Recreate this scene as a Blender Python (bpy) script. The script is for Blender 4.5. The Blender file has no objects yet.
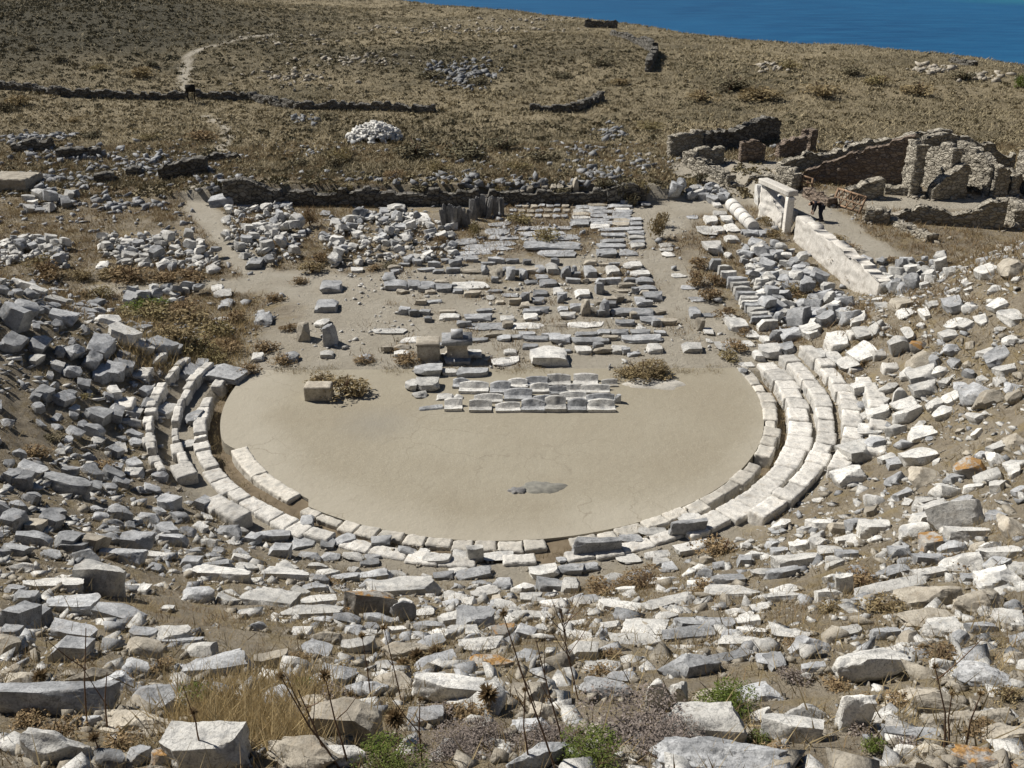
import bpy, math, random
import numpy as np
from mathutils import Vector, Matrix

random.seed(7)
RNG = np.random.default_rng(7)
scene = bpy.context.scene
COL = scene.collection
R = math.radians

# ------------------------------------------------------------------ camera model
CAM_H, PITCH, FPX = 16.5, R(25.0), 1000.0
CT, ST = math.cos(PITCH), math.sin(PITCH)
CX, CY = -0.5, 34.4            # centre of the orchestra

# ------------------------------------------------------------------ noise
_T = RNG.random((64, 64, 64)).astype(np.float32)
def vnoise(x, y, z=0.0):
    x, y, z = np.broadcast_arrays(np.asarray(x, float), np.asarray(y, float), np.asarray(z, float))
    xi, yi, zi = np.floor(x).astype(int), np.floor(y).astype(int), np.floor(z).astype(int)
    fx, fy, fz = x - xi, y - yi, z - zi
    fx, fy, fz = [f * f * (3 - 2 * f) for f in (fx, fy, fz)]
    out = 0
    for a in (0, 1):
        for b in (0, 1):
            for c in (0, 1):
                w = (fx if a else 1 - fx) * (fy if b else 1 - fy) * (fz if c else 1 - fz)
                out = out + w * _T[(xi + a) % 64, (yi + b) % 64, (zi + c) % 64]
    return out * 2 - 1
def fbm(x, y, z=0.0, o=4):
    s, a = 0, 0.5
    for i in range(o):
        s = s + a * vnoise(x * 2 ** i + 11.3 * i, y * 2 ** i + 5.7 * i, np.asarray(z) * 2 ** i + 3.1 * i)
        a *= 0.5
    return s
def sstep(a, b, x):
    t = np.clip((np.asarray(x, float) - a) / (b - a), 0, 1)
    return t * t * (3 - 2 * t)

# ------------------------------------------------------------------ terrain
def wall_x(y):
    return 15.2 + (61.0 - y) * 0.1086
def taper(x, y):
    dx, dy = x - CX, y - CY
    a = np.degrees(np.arctan2(np.abs(dx), -dy))
    near = 1 - sstep(14.0, 18.0, np.hypot(dx, dy))
    return np.where(dx < 0, 1 - sstep(85 + 12 * near, 121 - 2 * near, a), 1 - sstep(90 + 12 * near, 127 - 6 * near, a))
def H(x, y, rough=True, dig=False):
    x, y = np.broadcast_arrays(np.asarray(x, float), np.asarray(y, float))
    dx, dy = x - CX, y - CY
    r = np.hypot(dx, dy)
    tp = taper(x, y)
    cav = np.where(r < 14, 0.5 * np.maximum(r - 11.9, 0), 1.05 + 0.65 * (r - 14))
    cav = np.where(r > 34.5, 14.375 + 0.08 * (r - 34.5), cav)
    # worn terraces of the vanished seat rows
    band = np.sin((r - 13.1) * 2 * math.pi / 0.85)
    cav = cav + np.where(r > 13.6, 0.06 * band, 0)
    cav = cav * tp
    flat = 0.35 * sstep(43, 60, y)
    in_terr = sstep(-24, -17, x) * (1 - sstep(8.3, 12, x))
    up = in_terr * sstep(61.5, 61.9, y) + (1 - in_terr) * sstep(58, 72, y)
    flat = flat + 1.05 * up
    rt = sstep(0.1, 0.45, x - wall_x(y)) * sstep(39, 44, y) * (1 - up)
    flat = flat + rt * (1.2 - 0.35 * sstep(43, 60, y))
    # hills beyond
    s = 0.77 * x + 0.64 * y
    hl = 4.2 * np.exp(-(((x + 62) / 34) ** 2 + ((y - 150) / 42) ** 2))
    hl = hl + 1.3 * np.exp(-(((x + 4) / 22) ** 2 + ((y - 128) / 16) ** 2))
    hl = hl + 0.9 * np.exp(-(((x - 26) / 12) ** 2 + ((y - 98) / 12) ** 2))
    hl = hl + 1.3 * fbm(x * 0.04, y * 0.045, 2.2, 3) * sstep(66, 95, y)
    fall = np.maximum(s - 117.5 + 2.5 * fbm(x * .05, y * .05, 9.1, 2), 0)
    land = np.maximum(flat + hl - 0.30 * fall * fall / (fall + 8.0), -31.0)
    z = np.where(cav > 0, np.maximum(land, cav), land)
    if rough:
        k = np.clip(tp, 0, 1) * sstep(13, 15, r)
        z = z + k * (0.22 * fbm(x * .55, y * .55, 1.7, 4))
        z = z + 0.05 * fbm(x * .5, y * .5, 4.4, 3) * sstep(36, 40, y) * (1 - k)
        z = z + 0.22 * fbm(x * .35, y * .35, 6.4, 3) * sstep(63, 72, y)
    # bed under the orchestra and the seat rows
    bed = (1 - sstep(10.75, 11.0, r)) * (1 - sstep(36.2, 36.7, y))
    z = z - 0.6 * bed if dig else z * (1 - bed) + .01 * bed
    return z

def ray_dir(px, py):
    v = np.array([px - 512.0, FPX * CT + (384 - py) * ST, -FPX * ST + (384 - py) * CT])
    return v / np.linalg.norm(v)
_TS = np.geomspace(3.0, 700.0, 380)
def ground(px, py):
    """the point of the terrain seen at a pixel"""
    d = ray_dir(px, py)
    P = _TS[:, None] * d[None, :]
    below = (CAM_H + P[:, 2]) < H(P[:, 0], P[:, 1])
    i = int(np.argmax(below)) if below.any() else len(_TS) - 1
    a, b = _TS[max(i - 1, 0)], _TS[i]
    for _ in range(14):
        m = (a + b) / 2
        if CAM_H + m * d[2] < H(m * d[0], m * d[1]): b = m
        else: a = m
    return np.array([b * d[0], b * d[1], float(H(b * d[0], b * d[1]))])
def depth(P):
    return P[1] * CT + (CAM_H - P[2]) * ST
def pixel(P):
    z = depth(P)
    return 512 + FPX * P[0] / z, 384 - FPX * (P[1] * ST + (P[2] - CAM_H) * CT) / z

# ------------------------------------------------------------------ mesh helpers
def mk_mesh(name, V, faces, mat=None, smooth=False, sharp=None):
    V = np.asarray(V, np.float32)
    faces = [np.asarray(F, np.int32) for F in (faces if isinstance(faces, (list, tuple)) else [faces]) if len(F)]
    me = bpy.data.meshes.new(name)
    me.vertices.add(len(V)); me.vertices.foreach_set("co", V.ravel())
    nl = sum(F.size for F in faces); nf = sum(len(F) for F in faces)
    me.loops.add(nl); me.polygons.add(nf)
    me.loops.foreach_set("vertex_index", np.concatenate([F.ravel() for F in faces]))
    ls, o = [], 0
    for F in faces:
        ls.append(o + np.arange(len(F)) * F.shape[1]); o += F.size
    me.polygons.foreach_set("loop_start", np.concatenate(ls).astype(np.int32))
    if smooth:
        me.polygons.foreach_set("use_smooth", np.ones(nf, bool))
    me.update(calc_edges=True); me.validate()
    if smooth and sharp: me.set_sharp_from_angle(angle=R(sharp))
    if mat: me.materials.append(mat)
    return me
def link(name, me, parent=None):
    o = bpy.data.objects.new(name, me); COL.objects.link(o)
    if parent: o.parent = parent
    return o
def tag(o, label=None, cat=None, group=None, kind=None):
    if label: o['label'] = label
    if cat: o['category'] = cat
    if group: o['group'] = group
    if kind: o['kind'] = kind
    return o
def empty(name, loc=(0, 0, 0), rz=0):
    o = bpy.data.objects.new(name, None); COL.objects.link(o)
    o.location = loc; o.rotation_euler = (0, 0, rz); o.empty_display_size = .2
    return o
def copy_tree(o, parent=None):
    c = o.copy(); COL.objects.link(c); c.parent = parent
    for ch in o.children: copy_tree(ch, c)
    return c
class MB:
    """collects pieces of ONE mesh"""
    def __init__(s): s.V, s.F, s.T, s.n = [], [], [], 0
    def add(s, V, Q=None, T=None):
        V = np.asarray(V, float)
        if Q is not None and len(Q): s.F.append(np.asarray(Q) + s.n)
        if T is not None and len(T): s.T.append(np.asarray(T) + s.n)
        s.V.append(V); s.n += len(V)
    def box(s, c, d, rz=0, tilt=None):
        d = np.array(d) / 2
        V = np.array([[x, y, z] for z in (-1, 1) for y in (-1, 1) for x in (-1, 1)]) * d
        M = np.array(Matrix.Rotation(rz, 3, 'Z') @ (tilt if tilt else Matrix.Identity(3)))
        s.add(V @ M.T + np.array(c), [[0, 2, 3, 1], [4, 5, 7, 6], [0, 1, 5, 4], [2, 6, 7, 3], [0, 4, 6, 2], [1, 3, 7, 5]])
    def tube(s, pts, rad, n=6):
        pts = [Vector(p) for p in pts]
        rad = rad if hasattr(rad, '__len__') else [rad] * len(pts)
        V = []
        for i, p in enumerate(pts):
            t = (pts[min(i + 1, len(pts) - 1)] - pts[max(i - 1, 0)]).normalized()
            u = t.orthogonal().normalized(); w = t.cross(u)
            for k in range(n):
                a = 2 * math.pi * k / n
                V.append(p + (u * math.cos(a) + w * math.sin(a)) * rad[i])
        Q = [[i * n + k, i * n + (k + 1) % n, (i + 1) * n + (k + 1) % n, (i + 1) * n + k] for i in range(len(pts) - 1) for k in range(n)]
        s.add(np.array([list(v) for v in V]), Q)
    def mesh(s, name, mat, smooth=False, sharp=None):
        fs = []
        if s.F: fs.append(np.concatenate(s.F))
        if s.T: fs.append(np.concatenate(s.T))
        return mk_mesh(name, np.concatenate(s.V), fs, mat, smooth, sharp)
    def build(s, name, mat, parent=None, smooth=False, sharp=None):
        return link(name, s.mesh(name, mat, smooth, sharp), parent)

# ------------------------------------------------------------------ materials
class NT:
    def __init__(s, name):
        s.m = bpy.data.materials.new(name); s.m.use_nodes = True
        s.t = s.m.node_tree; s.t.nodes.clear()
        s.out = s.n('ShaderNodeOutputMaterial'); s.b = s.n('ShaderNodeBsdfPrincipled')
        s.t.links.new(s.b.outputs[0], s.out.inputs[0])
        s.b.inputs['Specular IOR Level'].default_value = 0.25
    def n(s, k, **kw):
        x = s.t.nodes.new(k)
        for a, v in kw.items(): setattr(x, a, v)
        return x
    def l(s, a, b): s.t.links.new(a, b)
    def noise(s, vec, scale, detail=5, rough=.6, dist=0):
        x = s.n('ShaderNodeTexNoise'); x.inputs['Scale'].default_value = scale
        x.inputs['Detail'].default_value = detail; x.inputs['Roughness'].default_value = rough; x.inputs['Distortion'].default_value = dist
        if vec is not None: s.l(vec, x.inputs['Vector'])
        return x.outputs[0]
    def ramp(s, fac, stops):
        x = s.n('ShaderNodeValToRGB'); s.l(fac, x.inputs[0])
        e = x.color_ramp.elements
        while len(e) < len(stops): e.new(.5)
        for q, (p, c) in zip(e, stops):
            q.position = p; q.color = (c, c, c, 1) if not hasattr(c, '__len__') else (*c, 1)
        return x.outputs[0]
    def mix(s, fac, a, b, mode='MIX'):
        x = s.n('ShaderNodeMix', data_type='RGBA', blend_type=mode)
        for v, i in ((fac, 0), (a, 6), (b, 7)):
            if hasattr(v, 'is_output') or hasattr(v, 'links'): s.l(v, x.inputs[i])
            elif i == 0: x.inputs[0].default_value = v
            else: x.inputs[i].default_value = (*v, 1)
        return x.outputs[2]
    def math(s, op, a, b=None):
        x = s.n('ShaderNodeMath', operation=op)
        for v, i in ((a, 0), (b, 1)):
            if v is None: continue
            if hasattr(v, 'links'): s.l(v, x.inputs[i])
            else: x.inputs[i].default_value = v
        return x.outputs[0]
    def bump(s, h, strength=.5, dist=.02, prev=None):
        x = s.n('ShaderNodeBump'); x.inputs['Strength'].default_value = strength; x.inputs['Distance'].default_value = dist
        s.l(h, x.inputs['Height'])
        if prev is not None: s.l(prev, x.inputs['Normal'])
        return x.outputs[0]
    def fin(s, col, rough=.9, normal=None):
        if hasattr(col, 'links'): s.l(col, s.b.inputs['Base Color'])
        else: s.b.inputs['Base Color'].default_value = (*col, 1)
        s.b.inputs['Roughness'].default_value = rough
        if normal is not None: s.l(normal, s.b.inputs['Normal'])
        return s.m

def stone_mat(name, light, mid, dark, lichen=0.0, bump=.6, brown=.25):
    t = NT(name)
    g = t.n('ShaderNodeNewGeometry'); oi = t.n('ShaderNodeObjectInfo')
    off = t.n('ShaderNodeVectorMath', operation='SCALE'); off.inputs[0].default_value = (31., 17., 53.)
    t.l(oi.outputs['Random'], off.inputs['Scale'])
    ad = t.n('ShaderNodeVectorMath', operation='ADD'); t.l(g.outputs['Position'], ad.inputs[0]); t.l(off.outputs[0], ad.inputs[1])
    v = ad.outputs[0]
    n1 = t.noise(v, 2.3, 8, .65); n2 = t.noise(v, 9, 6, .7); n3 = t.noise(v, 45, 4, .7)
    c = t.ramp(n1, [(.32, dark), (.46, mid), (.60, light)])
    c = t.mix(t.ramp(n2, [(.51, 0.), (.66, .8)]), c, dark)
    ck = t.n('ShaderNodeTexVoronoi', feature='DISTANCE_TO_EDGE'); ck.inputs['Scale'].default_value = 2.6
    wp = t.n('ShaderNodeTexNoise'); wp.inputs['Scale'].default_value = 3.0; wp.inputs['Detail'].default_value = 4; t.l(v, wp.inputs['Vector'])
    wa = t.n('ShaderNodeVectorMath', operation='ADD'); t.l(v, wa.inputs[0]); t.l(wp.outputs['Color'], wa.inputs[1]); t.l(wa.outputs[0], ck.inputs['Vector'])
    crack = t.ramp(ck.outputs[0], [(.0, .75), (.022, 0.)])
    c = t.mix(t.math('MULTIPLY', crack, t.ramp(n1, [(.4, 0.), (.6, 1.)])), c, tuple(x * .5 for x in dark))                 # grey weathering patches
    c = t.mix(t.ramp(t.noise(v, 4.2, 5, .6), [(.56, 0.), (.70, brown)]), c, (.27, .19, .10))
    c = t.mix(t.ramp(n3, [(.34, .6), (.50, 0.)]), c, tuple(x * .6 for x in dark))  # black specks of lichen
    rv = t.math('MULTIPLY_ADD', oi.outputs['Random'], .5); rv.node.inputs[2].default_value = .74
    c = t.mix(1.0, c, rv, 'MULTIPLY')
    if lichen:
        nz = t.n('ShaderNodeSeparateXYZ'); t.l(g.outputs['Normal'], nz.inputs[0])
        a = t.math('MULTIPLY', t.ramp(t.noise(v, 3.0, 6, .7), [(.5 - lichen, 0.), (.58 - lichen, 1.)]), t.ramp(nz.outputs[2], [(.25, 0.), (.6, 1.)]))
        c = t.mix(a, c, t.mix(t.ramp(n3, [(.4, 0.), (.6, 1.)]), (.20, .115, .045), (.42, .24, .085)))
    b = t.bump(n1, bump * .6, .12); b = t.bump(n2, bump, .035, b); b = t.bump(n3, bump * .7, .008, b)
    return t.fin(c, .92, b)
M = {}
M['pale'] = stone_mat('marble_pale', (.74, .72, .67), (.59, .575, .535), (.30, .30, .295), brown=.2)
M['grey'] = stone_mat('marble_grey', (.51, .515, .515), (.365, .37, .375), (.185, .19, .195), brown=.18)
M['dark'] = stone_mat('stone_dark', (.42, .425, .43), (.29, .295, .30), (.145, .15, .155))  # grey darkened: shade of unlit faces put into the colour; also plain dark stones
M['tan'] = stone_mat('stone_tan', (.50, .455, .375), (.39, .35, .285), (.24, .215, .175))
M['lichen'] = stone_mat('stone_lichened', (.45, .42, .37), (.33, .31, .28), (.19, .18, .17), lichen=.06)
M['seat'] = stone_mat('marble_seat', (.72, .69, .63), (.60, .575, .525), (.38, .37, .35), bump=.5, brown=.3)
M['rim'] = stone_mat('marble_rim', (.60, .56, .49), (.50, .47, .41), (.36, .345, .31), bump=.3, brown=.25)
M['slate'] = stone_mat('slate_dark', (.30, .29, .27), (.21, .205, .20), (.12, .12, .12))
M['drum'] = stone_mat('column_marble', (.70, .675, .62), (.60, .58, .54), (.42, .41, .39), bump=.25, brown=.15)
TONE = {'w': 'pale', 'g': 'grey', 'd': 'dark', 't': 'tan', 'o': 'lichen', 's': 'slate'}

def masonry_mat(name, light, dark, mortar, scale=3.2):
    t = NT(name)
    g = t.n('ShaderNodeNewGeometry')
    mp = t.n('ShaderNodeMapping'); mp.inputs['Scale'].default_value = (1, 1, 1.7); t.l(g.outputs['Position'], mp.inputs[0])
    wv = t.n('ShaderNodeVectorMath', operation='ADD'); t.l(mp.outputs[0], wv.inputs[0])
    nz = t.n('ShaderNodeTexNoise'); nz.inputs['Scale'].default_value = 2.5; t.l(g.outputs['Position'], nz.inputs['Vector'])
    sc = t.n('ShaderNodeVectorMath', operation='SCALE'); sc.inputs['Scale'].default_value = .25; t.l(nz.outputs['Color'], sc.inputs[0])
    t.l(sc.outputs[0], wv.inputs[1])
    vo = t.n('ShaderNodeTexVoronoi'); vo.inputs['Scale'].default_value = scale; t.l(wv.outputs[0], vo.inputs['Vector'])
    ve = t.n('ShaderNodeTexVoronoi', feature='DISTANCE_TO_EDGE'); ve.inputs['Scale'].default_value = scale; t.l(wv.outputs[0], ve.inputs['Vector'])
    sp = t.n('ShaderNodeSeparateColor'); t.l(vo.outputs['Color'], sp.inputs[0])
    c = t.mix(sp.outputs[0], dark, light)
    c = t.mix(t.ramp(t.noise(g.outputs['Position'], 12, 5, .7), [(.4, 0.), (.7, .6)]), c, dark)
    e = t.ramp(ve.outputs[0], [(.0, 1.), (.09, 0.)])
    c = t.mix(e, c, mortar)
    h = t.ramp(ve.outputs[0], [(.0, 0.), (.2, 1.)])
    b = t.bump(h, .9, .06); b = t.bump(t.noise(g.outputs['Position'], 25, 4, .7), .5, .02, b)
    return t.fin(c, .95, b)
M['masonry'] = masonry_mat('masonry_ochre', (.50, .46, .38), (.26, .235, .19), (.15, .13, .10))
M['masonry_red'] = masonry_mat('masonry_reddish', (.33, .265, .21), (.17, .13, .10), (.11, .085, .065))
M['drystone'] = masonry_mat('dry_stone', (.26, .245, .215), (.10, .093, .08), (.04, .035, .03), 2.8)  # darkened: shade on the terrace wall's face is put into the stone colour
M['white_masonry'] = masonry_mat('white_masonry', (.80, .76, .69), (.64, .60, .53), (.46, .41, .33), 1.5)
M['white_wall'] = stone_mat('white_wall', (.84, .80, .73), (.78, .74, .67), (.56, .52, .46), bump=.4, brown=.22)

def simple(name, c, c2=None, rough=.9, scale=6, rnd=.35, trans=0):
    t = NT(name); g = t.n('ShaderNodeNewGeometry'); oi = t.n('ShaderNodeObjectInfo')
    col = t.mix(t.ramp(t.noise(g.outputs['Position'], scale, 4), [(.35, 0.), (.65, 1.)]), c, c2 or c)
    rp = t.math('MULTIPLY_ADD', g.outputs['Random Per Island'], rnd * 2); rp.node.inputs[2].default_value = 1 - rnd
    col = t.mix(1.0, col, rp, 'MULTIPLY')
    m = t.fin(col, rough)
    if trans:
        tr = t.n('ShaderNodeBsdfTranslucent'); t.l(col, tr.inputs[0])
        mx = t.n('ShaderNodeMixShader'); mx.inputs[0].default_value = trans
        t.l(t.b.outputs[0], mx.inputs[1]); t.l(tr.outputs[0], mx.inputs[2]); t.l(mx.outputs[0], t.out.inputs[0])
    return m
M['straw'] = simple('straw', (.56, .44, .24), (.42, .32, .17), trans=.25)
M['straw_far'] = simple('hill_grass', (.42, .35, .22), (.24, .205, .13), scale=.06, trans=.1)
M['scrub'] = simple('scrub_leaf', (.20, .175, .105), (.30, .245, .15), scale=.07, rnd=.25)
M['dark_scrub'] = simple('dark_scrub_leaf', (.125, .112, .067), (.195, .165, .10), scale=.12, rnd=.25)
M['leaf_brown'] = simple('leaf_brown', (.32, .23, .125), (.21, .15, .085), scale=2, trans=.2)
M['leaf_green'] = simple('leaf_green', (.10, .14, .025), (.16, .19, .05), scale=3, trans=.25)
M['leaf_olive'] = simple('leaf_olive', (.22, .19, .085), (.30, .235, .125), scale=1.2, trans=.15)
M['leaf_tan'] = simple('leaf_tan', (.34, .27, .15), (.25, .19, .10), scale=1.5, trans=.2)
M['heath'] = simple('heath_twig', (.25, .21, .185), (.17, .14, .12), scale=4)
M['twig'] = simple('twig', (.12, .075, .05), (.17, .11, .07), scale=5)
M['wood'] = simple('weathered_timber', (.22, .13, .08), (.30, .20, .13), scale=4)
M['rust'] = simple('rusty_timber', (.20, .125, .08), (.29, .20, .13), scale=5)
# ------------------------------------------------------------------ world, sun, camera
SUN_EL, SUN_BETA = R(46), R(27)          # sun to the left of the view, a little behind the far side
sv = Vector((-math.cos(SUN_EL) * math.cos(SUN_BETA), math.cos(SUN_EL) * math.sin(SUN_BETA), math.sin(SUN_EL)))
w = bpy.data.worlds.new("World"); scene.world = w; w.use_nodes = True
wt = w.node_tree; wt.nodes.clear()
wo = wt.nodes.new('ShaderNodeOutputWorld'); wb = wt.nodes.new('ShaderNodeBackground'); sk = wt.nodes.new('ShaderNodeTexSky')
sk.sky_type = 'NISHITA'; sk.sun_disc = False; sk.sun_elevation = SUN_EL
sk.sun_rotation = math.atan2(sv.x, sv.y)
sk.air_density = .7; sk.dust_density = .3; sk.altitude = 30
wb.inputs['Strength'].default_value = 0.05
wt.links.new(sk.outputs[0], wb.inputs[0]); wt.links.new(wb.outputs[0], wo.inputs[0])
sl = bpy.data.lights.new('sun', 'SUN'); sl.energy = 5.0; sl.angle = R(.53); sl.color = (1, .955, .88)
so = bpy.data.objects.new('sun', sl); COL.objects.link(so)
so.rotation_euler = (-sv).to_track_quat('-Z', 'Y').to_euler(); so.location = (-60, 40, 80)
cam = bpy.data.cameras.new('camera'); co = bpy.data.objects.new('camera', cam); COL.objects.link(co)
cam.sensor_fit = 'HORIZONTAL'; cam.sensor_width = 36; cam.lens = FPX * 36 / 1024
cam.clip_start = .1; cam.clip_end = 20000
co.location = (0, 0, CAM_H); co.rotation_euler = (math.pi / 2 - PITCH, 0, 0)
scene.camera = co
vs = scene.view_settings
vs.view_transform = 'Standard'; vs.look = 'None'; vs.gamma = 1; vs.use_curve_mapping = False; vs.exposure = 0.2
scene.render.engine = 'CYCLES'
scene.cycles.max_bounces = 4; scene.cycles.diffuse_bounces = 1; scene.cycles.transmission_bounces = 2
scene.cycles.use_denoising = True

# ------------------------------------------------------------------ terrain sheet
def axis(lo, hi, step, far_lo, far_hi, g=1.09):
    a = list(np.arange(lo, hi + 1e-6, step))
    s, v = step, a[-1]
    while v < far_hi: s *= g; v += s; a.append(v)
    s, v = step, lo
    pre = []
    while v > far_lo: s *= g; v -= s; pre.append(v)
    return np.array(pre[::-1] + a)
xs = axis(-34, 34, .26, -500, 700, 1.035); ys = axis(0, 70, .26, -60, 900, 1.035)
# paths and bare ground, as polylines in world metres
def poly(pts): return [ground(*p)[:2] for p in pts]
PATHS = [
 (poly([(196, 188), (204, 210), (226, 240), (240, 258), (262, 278)]), .75),
 (poly([(240, 285), (300, 280), (360, 285), (420, 273), (520, 268), (600, 262), (632, 245), (655, 222), (690, 205)]), 1.0),
 (poly([(655, 225), (665, 205), (700, 203), (735, 185), (745, 182)]), 1.9),
 (poly([(262, 282), (180, 286), (130, 289), (90, 291)]), .55),
 (poly([(640, 255), (660, 268), (690, 300), (706, 335), (722, 368)]), 1.1),
 (poly([(300, 284), (345, 296), (352, 330), (352, 368)]), 1.9),
 (poly([(735, 185), (775, 192), (808, 205), (850, 238), (895, 262)]), 1.0),
 (poly([(700, 172), (770, 168)]), 2.0), (poly([(890, 203), (1000, 203)]), 1.2),
 (poly([(183, 92), (185, 75), (187, 55), (215, 45), (280, 34)]), .3), (poly([(205, 115), (226, 128), (228, 140), (218, 152)]), .25),
 (poly([(380, 300), (640, 300)]), 2.2), (poly([(400, 330), (690, 335)]), 1.8), (poly([(380, 358), (700, 358)]), 1.6),
 (poly([(270, 372), (330, 372)]), .8),
]
def seg_dist(x, y, pl):
    d = np.full(x.shape, 1e9)
    for a, b in zip(pl, pl[1:]):
        e = b - a; L = max(e @ e, 1e-9)
        t = np.clip(((x - a[0]) * e[0] + (y - a[1]) * e[1]) / L, 0, 1)
        d = np.minimum(d, np.hypot(x - a[0] - t * e[0], y - a[1] - t * e[1]))
    return d
def sand_mask(x, y):
    m = np.zeros(np.shape(x))
    n = fbm(np.asarray(x) * .6, np.asarray(y) * .6, 3.3, 3)
    for pl, wd in PATHS:
        d = seg_dist(x, y, pl) + n * .7
        m = np.maximum(m, 1 - sstep(wd * .75, wd * 1.35 + .25, d))
    r = np.hypot(x - CX, y - CY)
    m = np.maximum(m, (1 - sstep(11.3, 13.2, r + n * .8)) * .85)
    return m
X, Y = np.meshgrid(xs, ys)
Z = H(X, Y, dig=True)
nx, ny = len(xs), len(ys)
V = np.stack([X, Y, Z], -1).reshape(-1, 3)
i = np.arange(nx - 1)[None, :] + nx * np.arange(ny - 1)[:, None]
Q = np.stack([i, i + 1, i + nx + 1, i + nx], -1).reshape(-1, 4)
rr = np.hypot(X - CX, Y - CY)
sand = sand_mask(X, Y)
hill = sstep(60, 68, Y)
S = .77 * X + .64 * Y
darkhill = np.exp(-(((X + 66) / 36) ** 2 + ((Y - 135) / 30) ** 2)) * 1.6 + .55 * np.exp(-(((X + 10) / 16) ** 2 + ((Y - 118) / 10) ** 2))
darkhill = np.clip(darkhill + .8 * fbm(X * .06, Y * .06, 5.5, 3) * hill, 0, 1) * hill
def ground_mat():
    t = NT('ground')
    g = t.n('ShaderNodeNewGeometry'); p = g.outputs['Position']
    at = t.n('ShaderNodeAttribute', attribute_name='zone'); sp = t.n('ShaderNodeSeparateColor'); t.l(at.outputs['Color'], sp.inputs[0])
    n1 = t.noise(p, .45, 6, .65); n2 = t.noise(p, 3.0, 6, .7); n3 = t.noise(p, 16, 5, .75); n4 = t.noise(p, .075, 7, .7)
    earth = t.mix(t.ramp(n2, [(.35, 0.), (.65, 1.)]), (.20, .165, .115), (.31, .265, .20))
    earth = t.mix(t.ramp(n1, [(.45, 0.), (.62, .6)]), earth, (.39, .34, .26))
    earth = t.mix(t.ramp(n3, [(.56, 0.), (.68, .55)]), earth, (.46, .43, .375))       # chips of stone
    earth = t.mix(t.ramp(n3, [(.28, .6), (.42, 0.)]), earth, (.115, .085, .055))
    hillc = t.mix(t.ramp(n1, [(.35, 0.), (.65, 1.)]), (.175, .148, .092), (.24, .195, .12))
    hillc = t.mix(t.ramp(n4, [(.44, 0.), (.58, .85)]), hillc, (.32, .265, .17))
    hillc = t.mix(t.ramp(n4, [(.34, .8), (.46, 0.)]), hillc, (.095, .082, .05))
    hillc = t.mix(t.ramp(n3, [(.58, 0.), (.72, .5)]), hillc, (.36, .32, .26))
    hillc = t.mix(t.ramp(n2, [(.30, .7), (.46, 0.)]), hillc, (.085, .072, .045))
    dk = t.mix(t.ramp(n2, [(.4, 0.), (.65, 1.)]), (.055, .05, .032), (.098, .085, .055))
    sand = t.mix(t.ramp(n1, [(.35, 0.), (.65, 1.)]), (.46, .42, .345), (.38, .34, .27))
    sand = t.mix(t.ramp(n3, [(.5, 0.), (.72, .35)]), sand, (.26, .22, .16))
    gr = t.noise(p, 1.1, 6, .7); earth = t.mix(t.ramp(gr, [(.50, 0.), (.62, .75)]), earth, t.mix(n3, (.20, .15, .075), (.40, .32, .18)))   # trampled dry grass
    c = t.mix(sp.outputs[1], earth, hillc); c = t.mix(sp.outputs[2], c, dk); c = t.mix(sp.outputs[0], c, sand)
    b = t.bump(n2, 1.0, .22); b = t.bump(n3, 1.0, .06, b); b = t.bump(t.noise(p, 60, 3, .7), .8, .015, b)
    return t.fin(c, .97, b)
me = mk_mesh('ground', V, Q, ground_mat(), smooth=True)
ca = me.color_attributes.new('zone', 'FLOAT_COLOR', 'POINT')
zc = np.stack([sand, hill, darkhill, np.ones_like(sand)], -1).astype(np.float32).reshape(-1, 4)
ca.data.foreach_set('color', zc.ravel())
terrain = tag(link('ground', me), 'stony dry hillside and bowl around the ancient theatre', 'ground', kind='structure')

# sea
def sea_mat():
    t = NT('sea_water'); g = t.n('ShaderNodeNewGeometry'); p = g.outputs['Position']
    n = t.noise(p, .006, 4, .6); n2 = t.noise(p, .35, 4, .6)
    mp = t.n('ShaderNodeMapping'); mp.inputs['Scale'].default_value = (.25, 1, 1); t.l(p, mp.inputs[0])
    n3 = t.noise(mp.outputs[0], .16, 5, .65)
    c = t.mix(t.ramp(n, [(.4, 0.), (.65, 1.)]), (.005, .062, .155), (.008, .084, .195))
    c = t.mix(t.ramp(n3, [(.42, 0.), (.64, .6)]), c, (.016, .12, .245))
    sh = t.n('ShaderNodeVectorMath', operation='DISTANCE'); sh.inputs[1].default_value = (330, 640, -25); t.l(p, sh.inputs[0])
    c = t.mix(t.ramp(t.math('MULTIPLY', t.math('ADD', sh.outputs['Value'], t.math('MULTIPLY', n, 120)), .004), [(.30, .75), (.72, 0.)]), c, (.03, .22, .25))   # shallows
    t.b.inputs['Specular IOR Level'].default_value = .18
    return t.fin(c, .45, t.bump(n2, .6, .3))
sm = MB(); sm.add([[-3000, -2000, -25], [12000, -2000, -25], [12000, 14000, -25], [-3000, 14000, -25]], [[0, 1, 2, 3]])
tag(sm.build('sea', sea_mat()), 'deep blue sea beyond the dry headland', 'sea', kind='structure')

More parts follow.
